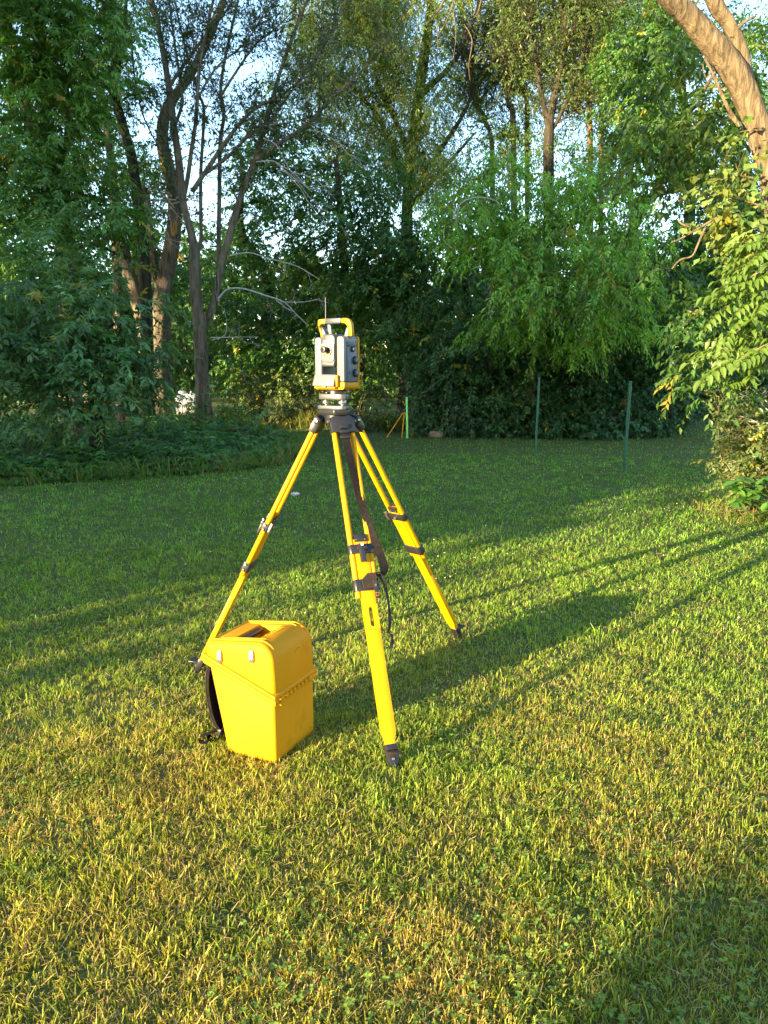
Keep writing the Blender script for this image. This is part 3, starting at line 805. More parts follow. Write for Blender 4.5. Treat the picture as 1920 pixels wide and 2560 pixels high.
# trees behind and beside the camera that throw the lawn's shade
def shade_wood():
    sd = np.array((.735, .678)); nd = np.array((-.678, .735))
    def band(n0, n1, s0, s1, top, count, soft0, soft1, gaps=()):
        n_ = n0 + (n1 - n0) * rng.random(count); s_ = s0 + (s1 - s0) * rng.random(count)
        zt = top(n_)
        z_ = 0.1 + zt * rng.random(count) ** .8
        keep = np.ones(count, bool)
        edge = np.minimum((n_ - n0) / soft0, (n1 - n_) / soft1)
        keep &= rng.random(count) < np.clip(edge, 0, 1) ** 1.3
        for g0, g1, z0, z1 in gaps:
            zg = z_ + (s_ + 16) * math.tan(SUN_EL)
            keep &= ~((n_ > g0) & (n_ < g1) & (zg > z0) & (zg < z1))
        n_, s_, z_ = n_[keep], s_[keep], z_[keep]
        return np.stack((sd[0] * s_ + nd[0] * n_, sd[1] * s_ + nd[1] * n_, z_), 1)
    a = band(3.5, 27, -18, -14, lambda n: 11.0 + 3.4 * np.clip((n - 14.6) / 1.0, 0, 1) + 2.0 * vnoise(n, n * 0 + .5, 5, .6), 26000, 1.3, 2, ((14.25, 16.55, 4.4, 6.8), (16.6, 18.4, 4.7, 6.9)))
    c = band(-12, 1.35, -10, -8.4, lambda n: 7 + 1.5 * vnoise(n, n * 0 + .5, 6, .6), 9000, 1, .8)
    pos = np.concatenate((a, c)); n = len(pos)
    nn_ = pos[:, 0] * nd[0] + pos[:, 1] * nd[1]
    ld = nrm(rng.normal(size=(n, 3))); no = nrm(rng.normal(size=(n, 3)))
    cc = np.clip(np.array(MD) * (1 + rng.normal(size=(n, 1)) * .25), .01, .4)
    o = leaf_mesh('woodland', (pos, ld, no, np.where((nn_ > 5.2) & (nn_ < 14), .62, .36) * (.6 + .8 * rng.random(n)), cc), .7, (0, 0, 0), None)
    tag(o, 'leafy wood behind the camera that shades the lawn', 'woodland', kind='stuff')


shade_wood()

# ------------------------------------------------------------------ shrubs along the far edge
def bush(name, label, lobes, size, wid, col, base, K=2.2, stems=6, group=None, **kw):
    t = start_tree(name, label, 'bush', tuple(base), group)
    w = Wood()
    for k in range(stems):
        c, r = lobes[k % len(lobes)]
        e = np.array(c) + rng.normal(size=3) * np.array(r) * .5
        st = np.array(base) + np.array((rng.normal() * .15, rng.normal() * .1, 0))
        q = w.limb([st, (st + e) / 2 + rng.normal(size=3) * .1, e], .016, .006, 5)
        w.twigs(q, 5, .45, .006, .3, .4, .7, 1, 3)
    w.done('stems', M['bark_grey'], t, base)
    leaf_mesh('foliage', crown_leaves(lobes, size, wid, col, K=K, **kw), wid, base, t)
    return t


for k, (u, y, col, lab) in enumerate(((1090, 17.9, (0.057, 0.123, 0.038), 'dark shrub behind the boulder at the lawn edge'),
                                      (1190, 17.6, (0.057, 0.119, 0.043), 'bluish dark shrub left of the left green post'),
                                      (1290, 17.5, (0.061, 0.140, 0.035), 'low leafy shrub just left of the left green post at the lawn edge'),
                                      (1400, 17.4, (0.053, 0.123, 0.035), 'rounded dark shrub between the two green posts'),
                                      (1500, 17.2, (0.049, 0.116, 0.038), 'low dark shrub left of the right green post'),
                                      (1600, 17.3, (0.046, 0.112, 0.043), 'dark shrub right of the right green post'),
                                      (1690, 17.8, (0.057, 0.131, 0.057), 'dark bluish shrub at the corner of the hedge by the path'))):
    b0 = gbase(u, y)
    h = 950 if k < 5 else 960
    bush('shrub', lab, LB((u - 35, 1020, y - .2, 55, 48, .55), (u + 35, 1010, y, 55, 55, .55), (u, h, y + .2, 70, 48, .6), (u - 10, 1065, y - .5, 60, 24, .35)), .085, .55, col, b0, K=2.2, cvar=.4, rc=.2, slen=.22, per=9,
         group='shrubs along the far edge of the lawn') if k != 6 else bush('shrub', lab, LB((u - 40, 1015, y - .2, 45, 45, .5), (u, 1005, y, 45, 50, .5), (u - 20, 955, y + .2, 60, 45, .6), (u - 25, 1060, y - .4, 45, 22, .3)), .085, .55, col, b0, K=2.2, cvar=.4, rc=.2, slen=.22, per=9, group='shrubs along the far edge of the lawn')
# the shrubs round the corner of the path
b0 = gbase(1800, 24)
bush('shrub', 'shrub closing the far end of the grass path at right', LB((1760, 990, 24, 70, 50, .8), (1860, 990, 23, 80, 60, .8), (1800, 930, 24, 90, 50, .8), (1920, 960, 22, 90, 80, .8)), .10, .55, (0.028, .075, .034), b0, K=2.0, rc=.3)

for u, y, col, lab, lob in ((660, 19.6, (0.095, .135, .034), 'golden lit sapling behind the left tripod leg at the wood edge', ((640, 1010, 19.6, 70, 45, .5), (700, 960, 19.8, 60, 40, .5), (620, 950, 19.8, 45, 35, .4))),
                            (770, 20.3, (0.09, .13, .036), 'golden lit sapling just left of the tripod head at the wood edge', ((770, 1010, 20.3, 60, 50, .5), (800, 950, 20.4, 45, 45, .4), (740, 1040, 20.2, 50, 25, .4))),
                            (900, 19.0, (0.085, .135, .034), 'green lit sapling just right of the tripod head', ((900, 1020, 19.0, 55, 50, .4), (930, 970, 19.1, 40, 35, .4), (960, 1050, 18.6, 60, 30, .4), (890, 1070, 18.6, 50, 20, .3)))):
    bush('sapling', lab, LB(*lob), .075, .5, col, gbase(u, y), K=.85, cvar=.4, rc=.2, slen=.2, per=8, yellow=.05, group='saplings at the edge of the wood')

# low branch of big compound leaves at right, each compound leaf a part
def leaflet_mesh():
    """one compound leaf: rachis along +X with drooping pairs of leaflets"""
    vs_, ts, cs = [], [], []
    n = 5
    def leaflet(o, d, L, W):
        o = np.array(o, float); d = np.array(d, float) / np.linalg.norm(d)
        up = np.array((0, 0, 1.0)); sd_ = np.cross(d, up); sd_ /= np.linalg.norm(sd_) + 1e-9
        k = len(vs_)
        for t_, w_, dz in ((0, 0, 0), (.22, .36, .012), (.5, .5, .010), (.78, .3, -.004), (1, 0, -.02)):
            c = o + d * L * t_ + np.array((0, 0, dz))
            if w_ == 0: vs_.append(c)
            else:
                vs_.append(c - sd_ * W * w_ + np.array((0, 0, .006))); vs_.append(c - np.array((0, 0, .004))); vs_.append(c + sd_ * W * w_ + np.array((0, 0, .006)))
        a = k
        ts.extend([(a, a + 1, a + 2), (a, a + 2, a + 3)])
        for j in (1, 4):
            ts.extend([(a + j, a + j + 3, a + j + 4), (a + j, a + j + 4, a + j + 1), (a + j + 1, a + j + 4, a + j + 5), (a + j + 1, a + j + 5, a + j + 2)])
        ts.extend([(a + 7, a + 10, a + 8), (a + 8, a + 10, a + 9)])
        c = np.array((0.12, .20, .032)) * (1 + rng.normal() * .08)
        cs.extend([c] * 11)
    for i in range(n):
        x = .07 + .062 * i
        z = -.22 * x * x
        for sg in (-1, 1):
            leaflet((x, 0, z), (.45, sg * .8, -.42), .105 - .006 * i, .046)
    leaflet((.07 + .062 * n, 0, -.04), (1, 0, -.35), .10, .046)
    # rachis
    for i in range(6):
        x0, x1 = i * .066, (i + 1) * .066
        k = len(vs_)
        for x, in ((x0,), (x1,)):
            z = -.22 * x * x
            vs_.extend([np.array((x, -.0022, z)), np.array((x, .0022, z)), np.array((x, 0, z - .004))])
        ts.extend([(k, k + 1, k + 4), (k, k + 4, k + 3), (k + 1, k + 2, k + 5), (k + 1, k + 5, k + 4), (k + 2, k, k + 3), (k + 2, k + 3, k + 5)])
        cs.extend([np.array((.14, .16, .04))] * 6)
    return mesh_np('compound_leaf', np.array(vs_), tris=ts, col=np.array(cs))


def compound_branch():
    b0 = np.array((3.95, 6.9, 0.0))
    t = start_tree('walnut_tree', 'green sapling with long drooping compound leaves at right edge', 'tree', tuple(b0))
    w = Wood()
    Y = 6.6
    main = w.limb([b0, P(2010, 1000, 6.9), P(1985, 800, 6.8), P(1960, 640, 6.7), P(1940, 560, 6.6)], .045, .02, 8)
    br = []
    for e in (((1995, 800), (1949, 720), (1882, 735), (1832, 760)), ((1991, 780), (1941, 790), (1890, 800), (1840, 830)), ((2000, 850), (1949, 850), (1899, 870), (1853, 890)), ((1979, 660), (1941, 660), (1899, 680), (1865, 700)),
              ((2005, 900), (1949, 900), (1890, 920), (1832, 930)), ((2000, 880), (1924, 830), (1865, 860), (1806, 880)), ((1966, 600), (1924, 610), (1899, 640))):
        br.append(w.limb(px(Y + rng.normal() * .25, *e), .014, .004, 6))
    w.done('trunk', M['bark_grey'], t, b0)
    me = leaflet_mesh(); me.materials.append(M['leaf'])
    k = 0
    for q in br:
        for i in range(9):
            pos = q[min(int((.25 + .75 * i / 8) * (len(q) - 1)), len(q) - 1)] + rng.normal(size=3) * .04
            o = bpy.data.objects.new('leaf', me); COL.objects.link(o); o.parent = t
            o.location = pos - b0
            ang = math.pi + rng.normal() * .8
            o.rotation_euler = (rng.normal() * .35, .25 + rng.normal() * .25, ang)
            s_ = .70 + rng.random() * .40
            o.scale = (s_, s_, s_)
    # finer foliage of the same sapling further back
    leaf_mesh('foliage', crown_leaves(LB((1740, 800, 7.4, 60, 50, .3), (1760, 900, 7.4, 60, 45, .3), (1800, 960, 7.0, 60, 25, .25), (1850, 780, 7.6, 70, 70, .35), (1700, 730, 7.8, 45, 35, .3), (1890, 880, 7.4, 50, 70, .3), (1730, 960, 7.2, 40, 25, .2), (1880, 700, 7.4, 60, 50, .3)),
                                      .085, .42, (0.06, .125, .028), K=1.5, per=9, slen=.2, rc=.13, droop=.5, cvar=.3), .42, b0, t)


compound_branch()

# vine climbing the sunlit trunk
def vine():
    b0 = np.array((4.2, 7.4, 0.0))
    t = start_tree('climbing_vine', 'golden lit round-leaved vine hanging from the sunlit trunk', 'vine', tuple(b0))
    w = Wood()
    q = w.limb([b0, P(1990, 800, 7.35), P(1930, 560, 7.3), P(1895, 430, 7.35)], .015, .01, 6)
    for e in (((1930, 560), (1860, 560), (1800, 600), (1780, 640)), ((1920, 520), (1850, 500), (1780, 490), (1745, 480)), ((1940, 620), (1890, 640), (1840, 660), (1830, 690)), ((1900, 450), (1850, 440), (1800, 450), (1770, 450))):
        w.twigs(w.limb(px(7.2, *e), .010, .004, 5), 8, .2, .004, 0, .2, .8, 1, 3)
    w.done('stems', M['bark_pale'], t, b0)
    lob = LB((1790, 520, 7.1, 50, 45, .2), (1860, 510, 7.1, 60, 50, .25), (1770, 460, 7.2, 35, 28, .2), (1850, 600, 7.1, 60, 45, .25), (1900, 570, 7.0, 50, 70, .25), (1800, 600, 7.1, 30, 30, .15), (1890, 680, 7.0, 50, 50, .25), (1880, 440, 7.2, 45, 28, .2), (1880, 320, 7.3, 35, 18, .15), (1835, 670, 7.1, 30, 35, .15))
    leaf_mesh('foliage', crown_leaves(lob, .066, .85, (0.17, .225, .055), K=1.3, per=7, slen=.14, rc=.09, droop=.4, cvar=.2), .85, b0, t, fold=.08)
    for e in (((1790, 545), (1740, 575), (1705, 595), (1678, 606)), ((1763, 570), (1745, 610), (1730, 640), (1700, 650), (1680, 672)), ((1725, 568), (1705, 560), (1695, 552))):
        dw = Wood(); dw.limb(px(7.0, *e), .011, .006, 6)
        dw.done('bare_twig', M['bark_pale'], t, b0)


vine()

# bush at lower right and the leafy creeper in front of it
b0 = np.array((4.6, 9.3, 0))
t = bush('honeysuckle_bush', 'yellowish small-leaved bush spilling onto the lawn at right edge', LB((1880, 1040, 9.0, 75, 50, .45), (1860, 1120, 8.9, 60, 45, .4), (1920, 1130, 8.8, 70, 90, .5), (1850, 1010, 9.2, 40, 22, .3), (1800, 1005, 9.3, 28, 12, .2), (1815, 1130, 9.0, 18, 18, .15), (1860, 1180, 8.8, 35, 18, .2), (1890, 1200, 8.7, 45, 40, .3)),
     .058, .5, (0.14, .185, .055), b0, K=2.3, per=10, slen=.18, rc=.12, cvar=.3, droop=.1, yellow=.08, stems=14)
for e in (((1935, 1040), (1890, 1000), (1850, 985)), ((1935, 1020), (1900, 990), (1870, 965)), ((1940, 1130), (1870, 1145), (1820, 1160)), ((1940, 1060), (1860, 1052), (1800, 1050)), ((1880, 1165), (1845, 1170), (1825, 1176)), ((1930, 1080), (1880, 1050), (1850, 1040))):
    dw = Wood(); q = dw.limb(px(8.7, *e), .008, .003, 5); dw.twigs(q, 3, .2, .003, .2, .4, .6, 1, 3)
    dw.done('bare_twig', M['deadwood'], t, b0)


def big_leaf():
    v = np.array(((0, 0, 0), (.3, .24, .03), (.62, .27, .02), (.86, .13, -.03), (1, 0, -.09), (.86, -.13, -.03), (.62, -.27, .02), (.3, -.24, .03), (.45, 0, -.02)))
    tr = [(8, i, (i + 1) % 8) for i in range(8)]
    return v, tr


def creeper():
    b0 = np.array((4.0, 8.1, 0))
    t = start_tree('creeper_plant', 'bright broad-leaved creeper at the foot of the right bush', 'plant', tuple(b0))
    v, tr = big_leaf()
    me = mesh_np('leaf', v * .15, tris=[(a, b, c) for a, b, c in tr], col=np.tile(np.array((0.11, .25, .045)), (9, 1)))
    me.materials.append(M['leaf'])
    me2 = mesh_np('leaf', v * .14, tris=tr, col=np.tile(np.array((0.075, .18, .038)), (9, 1)))
    me2.materials.append(M['leaf'])
    w = Wood()
    for k in range(34):
        c = P(1838 + rng.random() * 110, 1190 + rng.random() * 95, 7.75 + rng.random() * .4)
        c[2] = max(c[2], .06)
        w.limb([b0 + np.array((rng.normal() * .2, rng.normal() * .1, 0)), (b0 + c) / 2 + np.array((0, 0, .05)), c], .006, .003, 4)
        for j in range(5):
            o = bpy.data.objects.new('leaf', me if rng.random() < .6 else me2); COL.objects.link(o); o.parent = t
            o.location = c - b0
            o.rotation_euler = (rng.normal() * .25, .25 + rng.normal() * .2, j * 1.2566 + k)
            s_ = .6 + .5 * rng.random(); o.scale = (s_, s_, s_)
    w.done('stems', M['bark_grey'], t, b0)


creeper()

# ------------------------------------------------------------------ ground cover at left, weeds
def ground_cover():
    N = 19000
    x = -13 + 12.5 * rng.random(N); y = 9.6 + 8.0 * rng.random(N) ** 1.2
    lim = np.interp(y, EDGE[:, 1], EDGE[:, 0])
    k = x < lim + .05 + .25 * (vnoise(x, y, 3, 2.5) - .5)
    x, y = x[k], y[k]; lim = lim[k]; n = len(x)
    inside = np.clip((lim - x) * .9 + 0.1, 0, 1)
    h = (.06 + .34 * vnoise(x, y, 4, 1.3) + .40 * vnoise(x, y, 9, 3.4) ** 2 + .25 * rng.random(n) ** 6) * np.clip(inside * 1.4, .25, 1) * np.where(x > -3, 1.0, .8)
    pos, ld, no, sz, cc = [], [], [], [], []
    base = np.stack((x, y, h * (.55 + .45 * rng.random(n))), 1)
    tint = (1 + rng.normal(size=n) * .25) * (.7 + .6 * vnoise(x, y, 17, 2.0))
    for j in range(5):
        a = rng.random(n) * .6 + j * 1.2566
        ld.append(nrm(np.stack((np.cos(a), np.sin(a), -.25 + rng.normal(size=n) * .2), 1)))
        no.append(nrm(np.stack((rng.normal(size=n) * .3, rng.normal(size=n) * .3 - .35, np.ones(n)), 1)))
        pos.append(base); sz.append(.105 * (.45 + .9 * rng.random(n)))
        cc.append(np.clip(np.array((0.085, .205, .045)) * tint[:, None] * (1 + rng.normal(size=(n, 1)) * .12), .004, .3))
    arr = [np.concatenate(a_) for a_ in (pos, ld, no, sz, cc)]
    o = leaf_mesh('ground_cover', arr, .5, (0, 0, 0), None)
    tag(o, 'leafy green creeper covering the ground under the trees at left', 'ground cover', kind='stuff')


ground_cover()

for u, v, y, ru, rv, col, lab in ((560, 1050, 15.2, 60, 40, (0.10, .20, .038), 'bright leafy shrub just right of the many-stemmed trunk'),
                                  (640, 1085, 14.2, 65, 28, (0.09, .18, .036), 'low spreading shrub right of the many-stemmed trunk, nearest the tripod'),
                                  (450, 1050, 15.8, 45, 38, (0.085, .175, .036), 'leafy shrub between the old twin trunks and the many-stemmed trunk'),
                                  (340, 1075, 14.4, 60, 34, (0.075, .16, .036), 'leafy shrub right of the oak trunk'),
                                  (120, 1085, 12.6, 80, 34, (0.07, .15, .04), 'shaggy low shrub left of the oak trunk')):
    bush('shrub', lab, LB((u, v, y, ru, rv, .5), (u + ru * .6, v + 8, y - .2, ru * .6, rv * .7, .4), (u - ru * .6, v + 4, y + .1, ru * .6, rv * .8, .4), (u + ru * .1, v - rv, y, ru * .35, rv * .5, .25)), .085, .5, col, gbase(u, y), K=.95, cvar=.4, rc=.18, slen=.22, per=8, droop=.2, group='shrubs under the left trees')


def blades(x, y, h, wd, lean, col, seg=2, z0=None, curl=.6):
    n = len(x)
    a = rng.random(n) * 2 * np.pi
    d = np.stack((np.cos(a), np.sin(a), 0 * a), 1)
    fa = a + np.pi / 2 + rng.normal(size=n) * .5
    s = np.stack((np.cos(fa), np.sin(fa), 0 * a), 1) * (wd / 2)[:, None]
    b = np.stack((x, y, np.zeros(n) if z0 is None else z0), 1)
    rows = []
    ts = {1: [0, 1], 2: [0, .5, 1], 3: [0, .4, .75, 1]}[seg]
    for t in ts[:-1]:
        c = b + d * (h * lean * t ** 1.6)[:, None] + np.array((0, 0, 1.0)) * (h * (t - curl * .35 * lean * t * t))[:, None]
        wscale = 1 - .2 * t
        rows += [c - s * wscale, c + s * wscale]
    c = b + d * (h * lean)[:, None] + np.array((0, 0, 1.0)) * (h * (1 - curl * .35 * lean))[:, None]
    tipw = np.where(rng.random(n) < .65, .55, .06)[:, None]
    rows += [c - s * tipw, c + s * tipw]
    k = len(rows)
    v = np.stack(rows, 1).reshape(-1, 3)
    i = np.arange(n)[:, None] * k
    t = np.concatenate([i + [2 * j + a_ for a_ in f] for j in range(k // 2 - 1) for f in ((0, 1, 3), (0, 3, 2))], 1)
    return v, t.reshape(-1, 3), np.repeat(col, k, 0)


def grass():
    V, T, C = [], [], []
    off = 0
    def sample(n, d0, d1, power):
        # density ~ d^-power per area
        e = 2 - power
        u = rng.random(n)
        d = (d0 ** e + u * (d1 ** e - d0 ** e)) ** (1 / e)
        th = (rng.random(n) - .5) * 2 * math.radians(44)
        return d * np.sin(th), d * np.cos(th), d
    for n, d0, d1, pw, seg in ((135000, 1.15, 3.4, 0.35, 2), (130000, 3.4, 7.0, 1.3, 2), (110000, 7.0, 14.0, 1.6, 1), (50000, 14.0, 30.0, 1.7, 1)):
        x, y, d = sample(n, d0, d1, pw)
        k = on_lawn(x, y); x, y, d = x[k], y[k], d[k]; n = len(x)
        if d1 < 15:
            nt_ = n // 7
            ti = rng.integers(0, nt_, n); own = rng.random(n) < .72
            x = np.where(own, x[ti] + rng.normal(size=n) * .011 * np.maximum(1, d / 4), x)
            y = np.where(own, y[ti] + rng.normal(size=n) * .011 * np.maximum(1, d / 4), y)
            d = np.hypot(x, y); th_ = (.65 + .75 * rng.random(nt_))[ti]
            tcol = (1 + rng.normal(size=nt_) * .22)[ti]
        else:
            th_ = np.ones(n); tcol = np.ones(n)
        dry = .2 + .30 * vnoise(x, y, 11, 1.1) + .30 * vnoise(x, y, 12, 4.6)
        tuft = vnoise(x, y, 13, 7.0)
        near = np.clip((5.2 - d) / 3, 0, 1)
        pd = np.clip((dry - .30) * 1.25 + .08, 0.05, .62) * (.16 + .84 * near)  # real straw blades, made commoner near to carry the sunlit strip's warmth
        isdry = rng.random(n) < pd
        g = np.array((0.215, .275, .034))[None] * (1 + rng.normal(size=(n, 1)) * .2) * tcol[:, None]
        g = g * (0.8 + .4 * vnoise(x, y, 15, 2.2))[:, None]
        g[:, 0] *= 1 + .75 * np.clip(dry - .3, 0, .6) * (.15 + 1.2 * near)
        g[:, 0] *= np.clip(1.08 - .05 * d, .60, 1)  # sunlit yellow near, shaded green farther off, put into the blade colour
        dr = np.array((0.56, .40, .15))[None] * (1 + rng.normal(size=(n, 1)) * .25)
        col = np.clip(np.where(isdry[:, None], dr, g), .006, .6)
        h = (.010 + .018 * rng.random(n) ** 1.5 + .028 * tuft ** 1.5 * (.35 + .65 * rng.random(n))) * np.where(isdry, .9, 1.0) * np.where(rng.random(n) < .05, 1.5, 1)
        wd = (.0028 + .0020 * rng.random(n)) * np.maximum(1, d / 3.2) ** .75
        wd = np.where(isdry, wd * .7, wd)
        h = h * th_
        lean = .15 + .95 * rng.random(n) ** 1.5
        h = h * np.maximum(1, d / 9) ** .1
        v, t, c = blades(x, y, h, wd, lean, col, seg)
        V.append(v); T.append(t + off); C.append(c); off += len(v)
    # thatch: dead blades lying between the tufts
    n = 46000
    x, y, d = sample(n, 1.15, 7.0, .9)
    k = on_lawn(x, y); x, y, d = x[k], y[k], d[k]; n = len(x)
    c = np.where(rng.random((n, 1)) < .7, np.array((.44, .31, .13)), np.array((.16, .20, .05))) * (1 + rng.normal(size=(n, 1)) * .25)
    v, t, c = blades(x, y, .010 + .018 * rng.random(n), .0024 + .0018 * rng.random(n) * np.maximum(1, d / 3.2) ** .7, .9 + 1.0 * rng.random(n), np.clip(c, .01, .6), 1, z0=.004 + .012 * rng.random(n), curl=.9)
    V.append(v); T.append(t + off); C.append(c); off += len(v)
    # clover and broad leaves close to the ground
    n = 15000
    x, y, d = sample(n, 1.2, 9.0, 1.0)
    k = on_lawn(x, y) & (vnoise(x, y, 21, 1.2) > .36); x, y, d = x[k], y[k], d[k]; n = len(x)
    z = .018 + .03 * rng.random(n)
    for j in range(3):
        a = rng.random(n) * .5 + j * 2.094
        ld = nrm(np.stack((np.cos(a), np.sin(a), .1 + rng.normal(size=n) * .2), 1))
        no = nrm(np.stack((rng.normal(size=n) * .25, rng.normal(size=n) * .25, np.ones(n)), 1))
        v, t = leaf_geo(np.stack((x, y, z), 1), ld, no, .011 * (.7 + .7 * rng.random(n)) * np.maximum(1, d / 4) ** .5, .95, .1)
        c = np.array((0.17, .27, .045))[None] * (1 + rng.normal(size=(n, 1)) * .2)
        V.append(v); T.append(t + off); C.append(np.repeat(np.clip(c, .01, .4), 4, 0)); off += len(v)
    me = mesh_np('grass', np.concatenate(V), tris=np.concatenate(T), col=np.concatenate(C))
    o = link('grass', me, M['grass'])
    tag(o, 'mown lawn of mixed green and straw coloured grass', 'grass', kind='stuff')


grass()


def weeds():
    V, T, C = [], [], []; off = 0
    def put(x, y, h, wd, lean, col):
        nonlocal off
        v, t, c = blades(x, y, h, wd, lean, col, 3, curl=.3)
        V.append(v); T.append(t + off); C.append(c); off += len(v)
    n = 3600   # tall stalks in front of the far trees
    x = -4.2 + 5.6 * rng.random(n); y = 18.6 + 1.9 * rng.random(n)
    k = ~((y < 20.9) & (x < -.6) & (x > -2.9) & (y < 19.3)); x, y = x[k], y[k]; n = len(x)
    h = .12 + .55 * rng.random(n) * vnoise(x, y, 31, 1.6)
    rust = rng.random(n) < .22
    c = np.where(rust[:, None], np.array((.22, .115, .035)), np.array((.13, .16, .032))) * (1 + rng.normal(size=(n, 1)) * .25)
    put(x, y, h, .012 + .02 * rng.random(n), .2 + .5 * rng.random(n), np.clip(c, .01, .5))
    n = 2600   # brownish grass stalks under the oak
    x = -6.6 + 3.6 * rng.random(n); y = 11.3 + 2.6 * rng.random(n)
    k = vnoise(x, y, 33, 1.1) > .5; x, y = x[k], y[k]; n = len(x)
    h = .15 + .5 * rng.random(n) * vnoise(x, y, 34, 2)
    c = np.where(rng.random((n, 1)) < .5, np.array((.13, .10, .05)), np.array((.06, .10, .03))) * (1 + rng.normal(size=(n, 1)) * .25)
    put(x, y, h, .008 + .008 * rng.random(n), .3 + .7 * rng.random(n), np.clip(c, .01, .5))
    n = 4200   # ragged grass along the edge of the undergrowth
    y = 9.8 + 7.4 * rng.random(n); x = np.interp(y, EDGE[:, 1], EDGE[:, 0]) + .12 - .9 * rng.random(n) ** 2
    c = np.where(rng.random((n, 1)) < .2, np.array((.24, .19, .08)), np.array((.11, .19, .035))) * (1 + rng.normal(size=(n, 1)) * .25)
    put(x, y, .07 + .28 * rng.random(n) ** 2, .008 + .008 * rng.random(n), .3 + .8 * rng.random(n), np.clip(c, .01, .5))
    n = 420    # tufts at the foot of the right-hand bush
    x = 3.4 + 1.2 * rng.random(n); y = 7.6 + .9 * rng.random(n)
    c = np.where(rng.random((n, 1)) < .45, np.array((.26, .18, .075)), np.array((.15, .20, .035))) * (1 + rng.normal(size=(n, 1)) * .2)
    put(x, y, .06 + .10 * rng.random(n), .006 + .005 * rng.random(n), .3 + .8 * rng.random(n), np.clip(c, .01, .5))
    me = mesh_np('weeds', np.concatenate(V), tris=np.concatenate(T), col=np.concatenate(C))
    tag(link('weeds', me, M['grass']), 'tall yellowish weeds and rusty stalks at the foot of the trees', 'weeds', kind='stuff')


weeds()


def flowers():
    n = 420
    d = 4.5 + 11 * rng.random(n) ** .8; th = (rng.random(n) - .42) * math.radians(62)
    x, y = d * np.sin(th), d * np.cos(th)
    k = on_lawn(x, y) & (vnoise(x, y, 41, .7) > .38); x, y = x[k], y[k]; n = len(x)
    oc = np.array(((1, 0, 0), (-1, 0, 0), (0, 1, 0), (0, -1, 0), (0, 0, 1), (0, 0, -1)), float)
    f = np.array(((0, 2, 4), (2, 1, 4), (1, 3, 4), (3, 0, 4), (2, 0, 5), (1, 2, 5), (3, 1, 5), (0, 3, 5)))
    r = .004 + .004 * rng.random(n)
    v = np.stack((x, y, .06 + .02 * rng.random(n)), 1)[:, None] + oc[None] * r[:, None, None]
    t = f[None] + (np.arange(n) * 6)[:, None, None]
    c = np.tile(np.array((.62, .60, .50)), (n * 6, 1))
    me = mesh_np('clover_flowers', v.reshape(-1, 3), tris=t.reshape(-1, 3), col=c)
    tag(link('clover_flowers', me, M['grass']), 'scattered tiny white clover flowers in the lawn', 'flowers', kind='stuff')


flowers()

# ------------------------------------------------------------------ green posts
def post(u, v, y, h, r, name, label, lean=0.0, group=None, mat='post_green'):
    b = gbase(u, y)
    t = tag(empty(name, tuple(b)), label, 'post', group)
    B().cyl((0, 0, -.02), (lean, 0, h), r, r, 12).done('shaft', M[mat], t)
    B().cyl((lean, 0, h), (lean, 0, h + .012), r * 1.12, r * .9, 12, .003).done('cap', M['white' if mat == 'lime' else mat], t)
    return t


post(1560, 1180, 11.5, 1.34, .024, 'fence_post', 'nearer tall dark green post standing in the lawn at right', .015, 'bare green posts in the lawn')
post(1338, 1135, 13.9, 1.36, .021, 'fence_post', 'farther, more slender dark green post left of the nearer one', .02, 'bare green posts in the lawn')
post(1018, 1095, 16.9, .88, .023, 'marker_pole', 'bright lime green pole with white tip by the far yellow tripod', -.015, None, 'lime')


def far_tripod():
    b = gbase(1000, 16.9)
    t = tag(empty('small_tripod', tuple(b)), 'small distant tripod with thin yellow legs next to lime green pole', 'tripod')
    top = np.array((.10, .08, .60))
    for f in ((-.30, .0, 0), (.035, -.1, 0), (.25, .35, 0)):
        f = np.array(f); k = top + (f - top) * .08
        B().cyl(f, k, .011, .013, 8).done('leg', M['yellow'], t)
    B().cyl(top - (0, 0, .03), top + (0, 0, .03), .05, .045, 12, .006).cyl(top + (0, 0, .03), top + (0, 0, .07), .02, .02, 10).done('head', M['black'], t)


far_tripod()


def boulder():
    b = gbase(1092, 17.1)
    bm = bmesh.new(); bmesh.ops.create_icosphere(bm, subdivisions=3, radius=1)
    for v in bm.verts:
        n_ = mnoise.noise(v.co * 1.3 + Vector((3, 1, 2))) * .22 + mnoise.noise(v.co * 3.7) * .09
        v.co *= 1 + n_
        v.co.x *= .175; v.co.y *= .14; v.co.z = max(v.co.z * .125, -.05) + .045
    o = B(); o.bm.free(); o.bm = bm
    o = o.done('boulder', M['rock'], None, 60, tuple(b))
    tag(o, 'brown boulder at the lawn edge right of the lime pole', 'rock')


boulder()


def scrap():
    b = P(738, 1247, 9.3); b[2] = 0.035
    bm = bmesh.new(); bmesh.ops.create_icosphere(bm, subdivisions=2, radius=1)
    for v in bm.verts:
        v.co *= 1 + mnoise.noise(v.co * 2.3 + Vector((9, 1, 4))) * .45
        v.co.x *= .055; v.co.y *= .03; v.co.z *= .028
    o = B(); o.bm.free(); o.bm = bm
    tag(o.done('scrap', M['scrap'], None, 30, tuple(b)), 'pale crumpled scrap lying in the grass behind left tripod leg', 'litter')
    b = gbase(1033, 4.62); b[2] = .03
    bm = bmesh.new(); bmesh.ops.create_icosphere(bm, subdivisions=2, radius=1)
    for v in bm.verts:
        v.co *= 1 + mnoise.noise(v.co * 2.3 + Vector((2, 7, 4))) * .4
        v.co.x *= .012; v.co.y *= .012; v.co.z *= .02
    o = B(); o.bm.free(); o.bm = bm
    tag(o.done('clod', M['clod'], None, 40, tuple(b)), 'small black clod in the grass right of the front tripod leg', 'clod')


scrap()


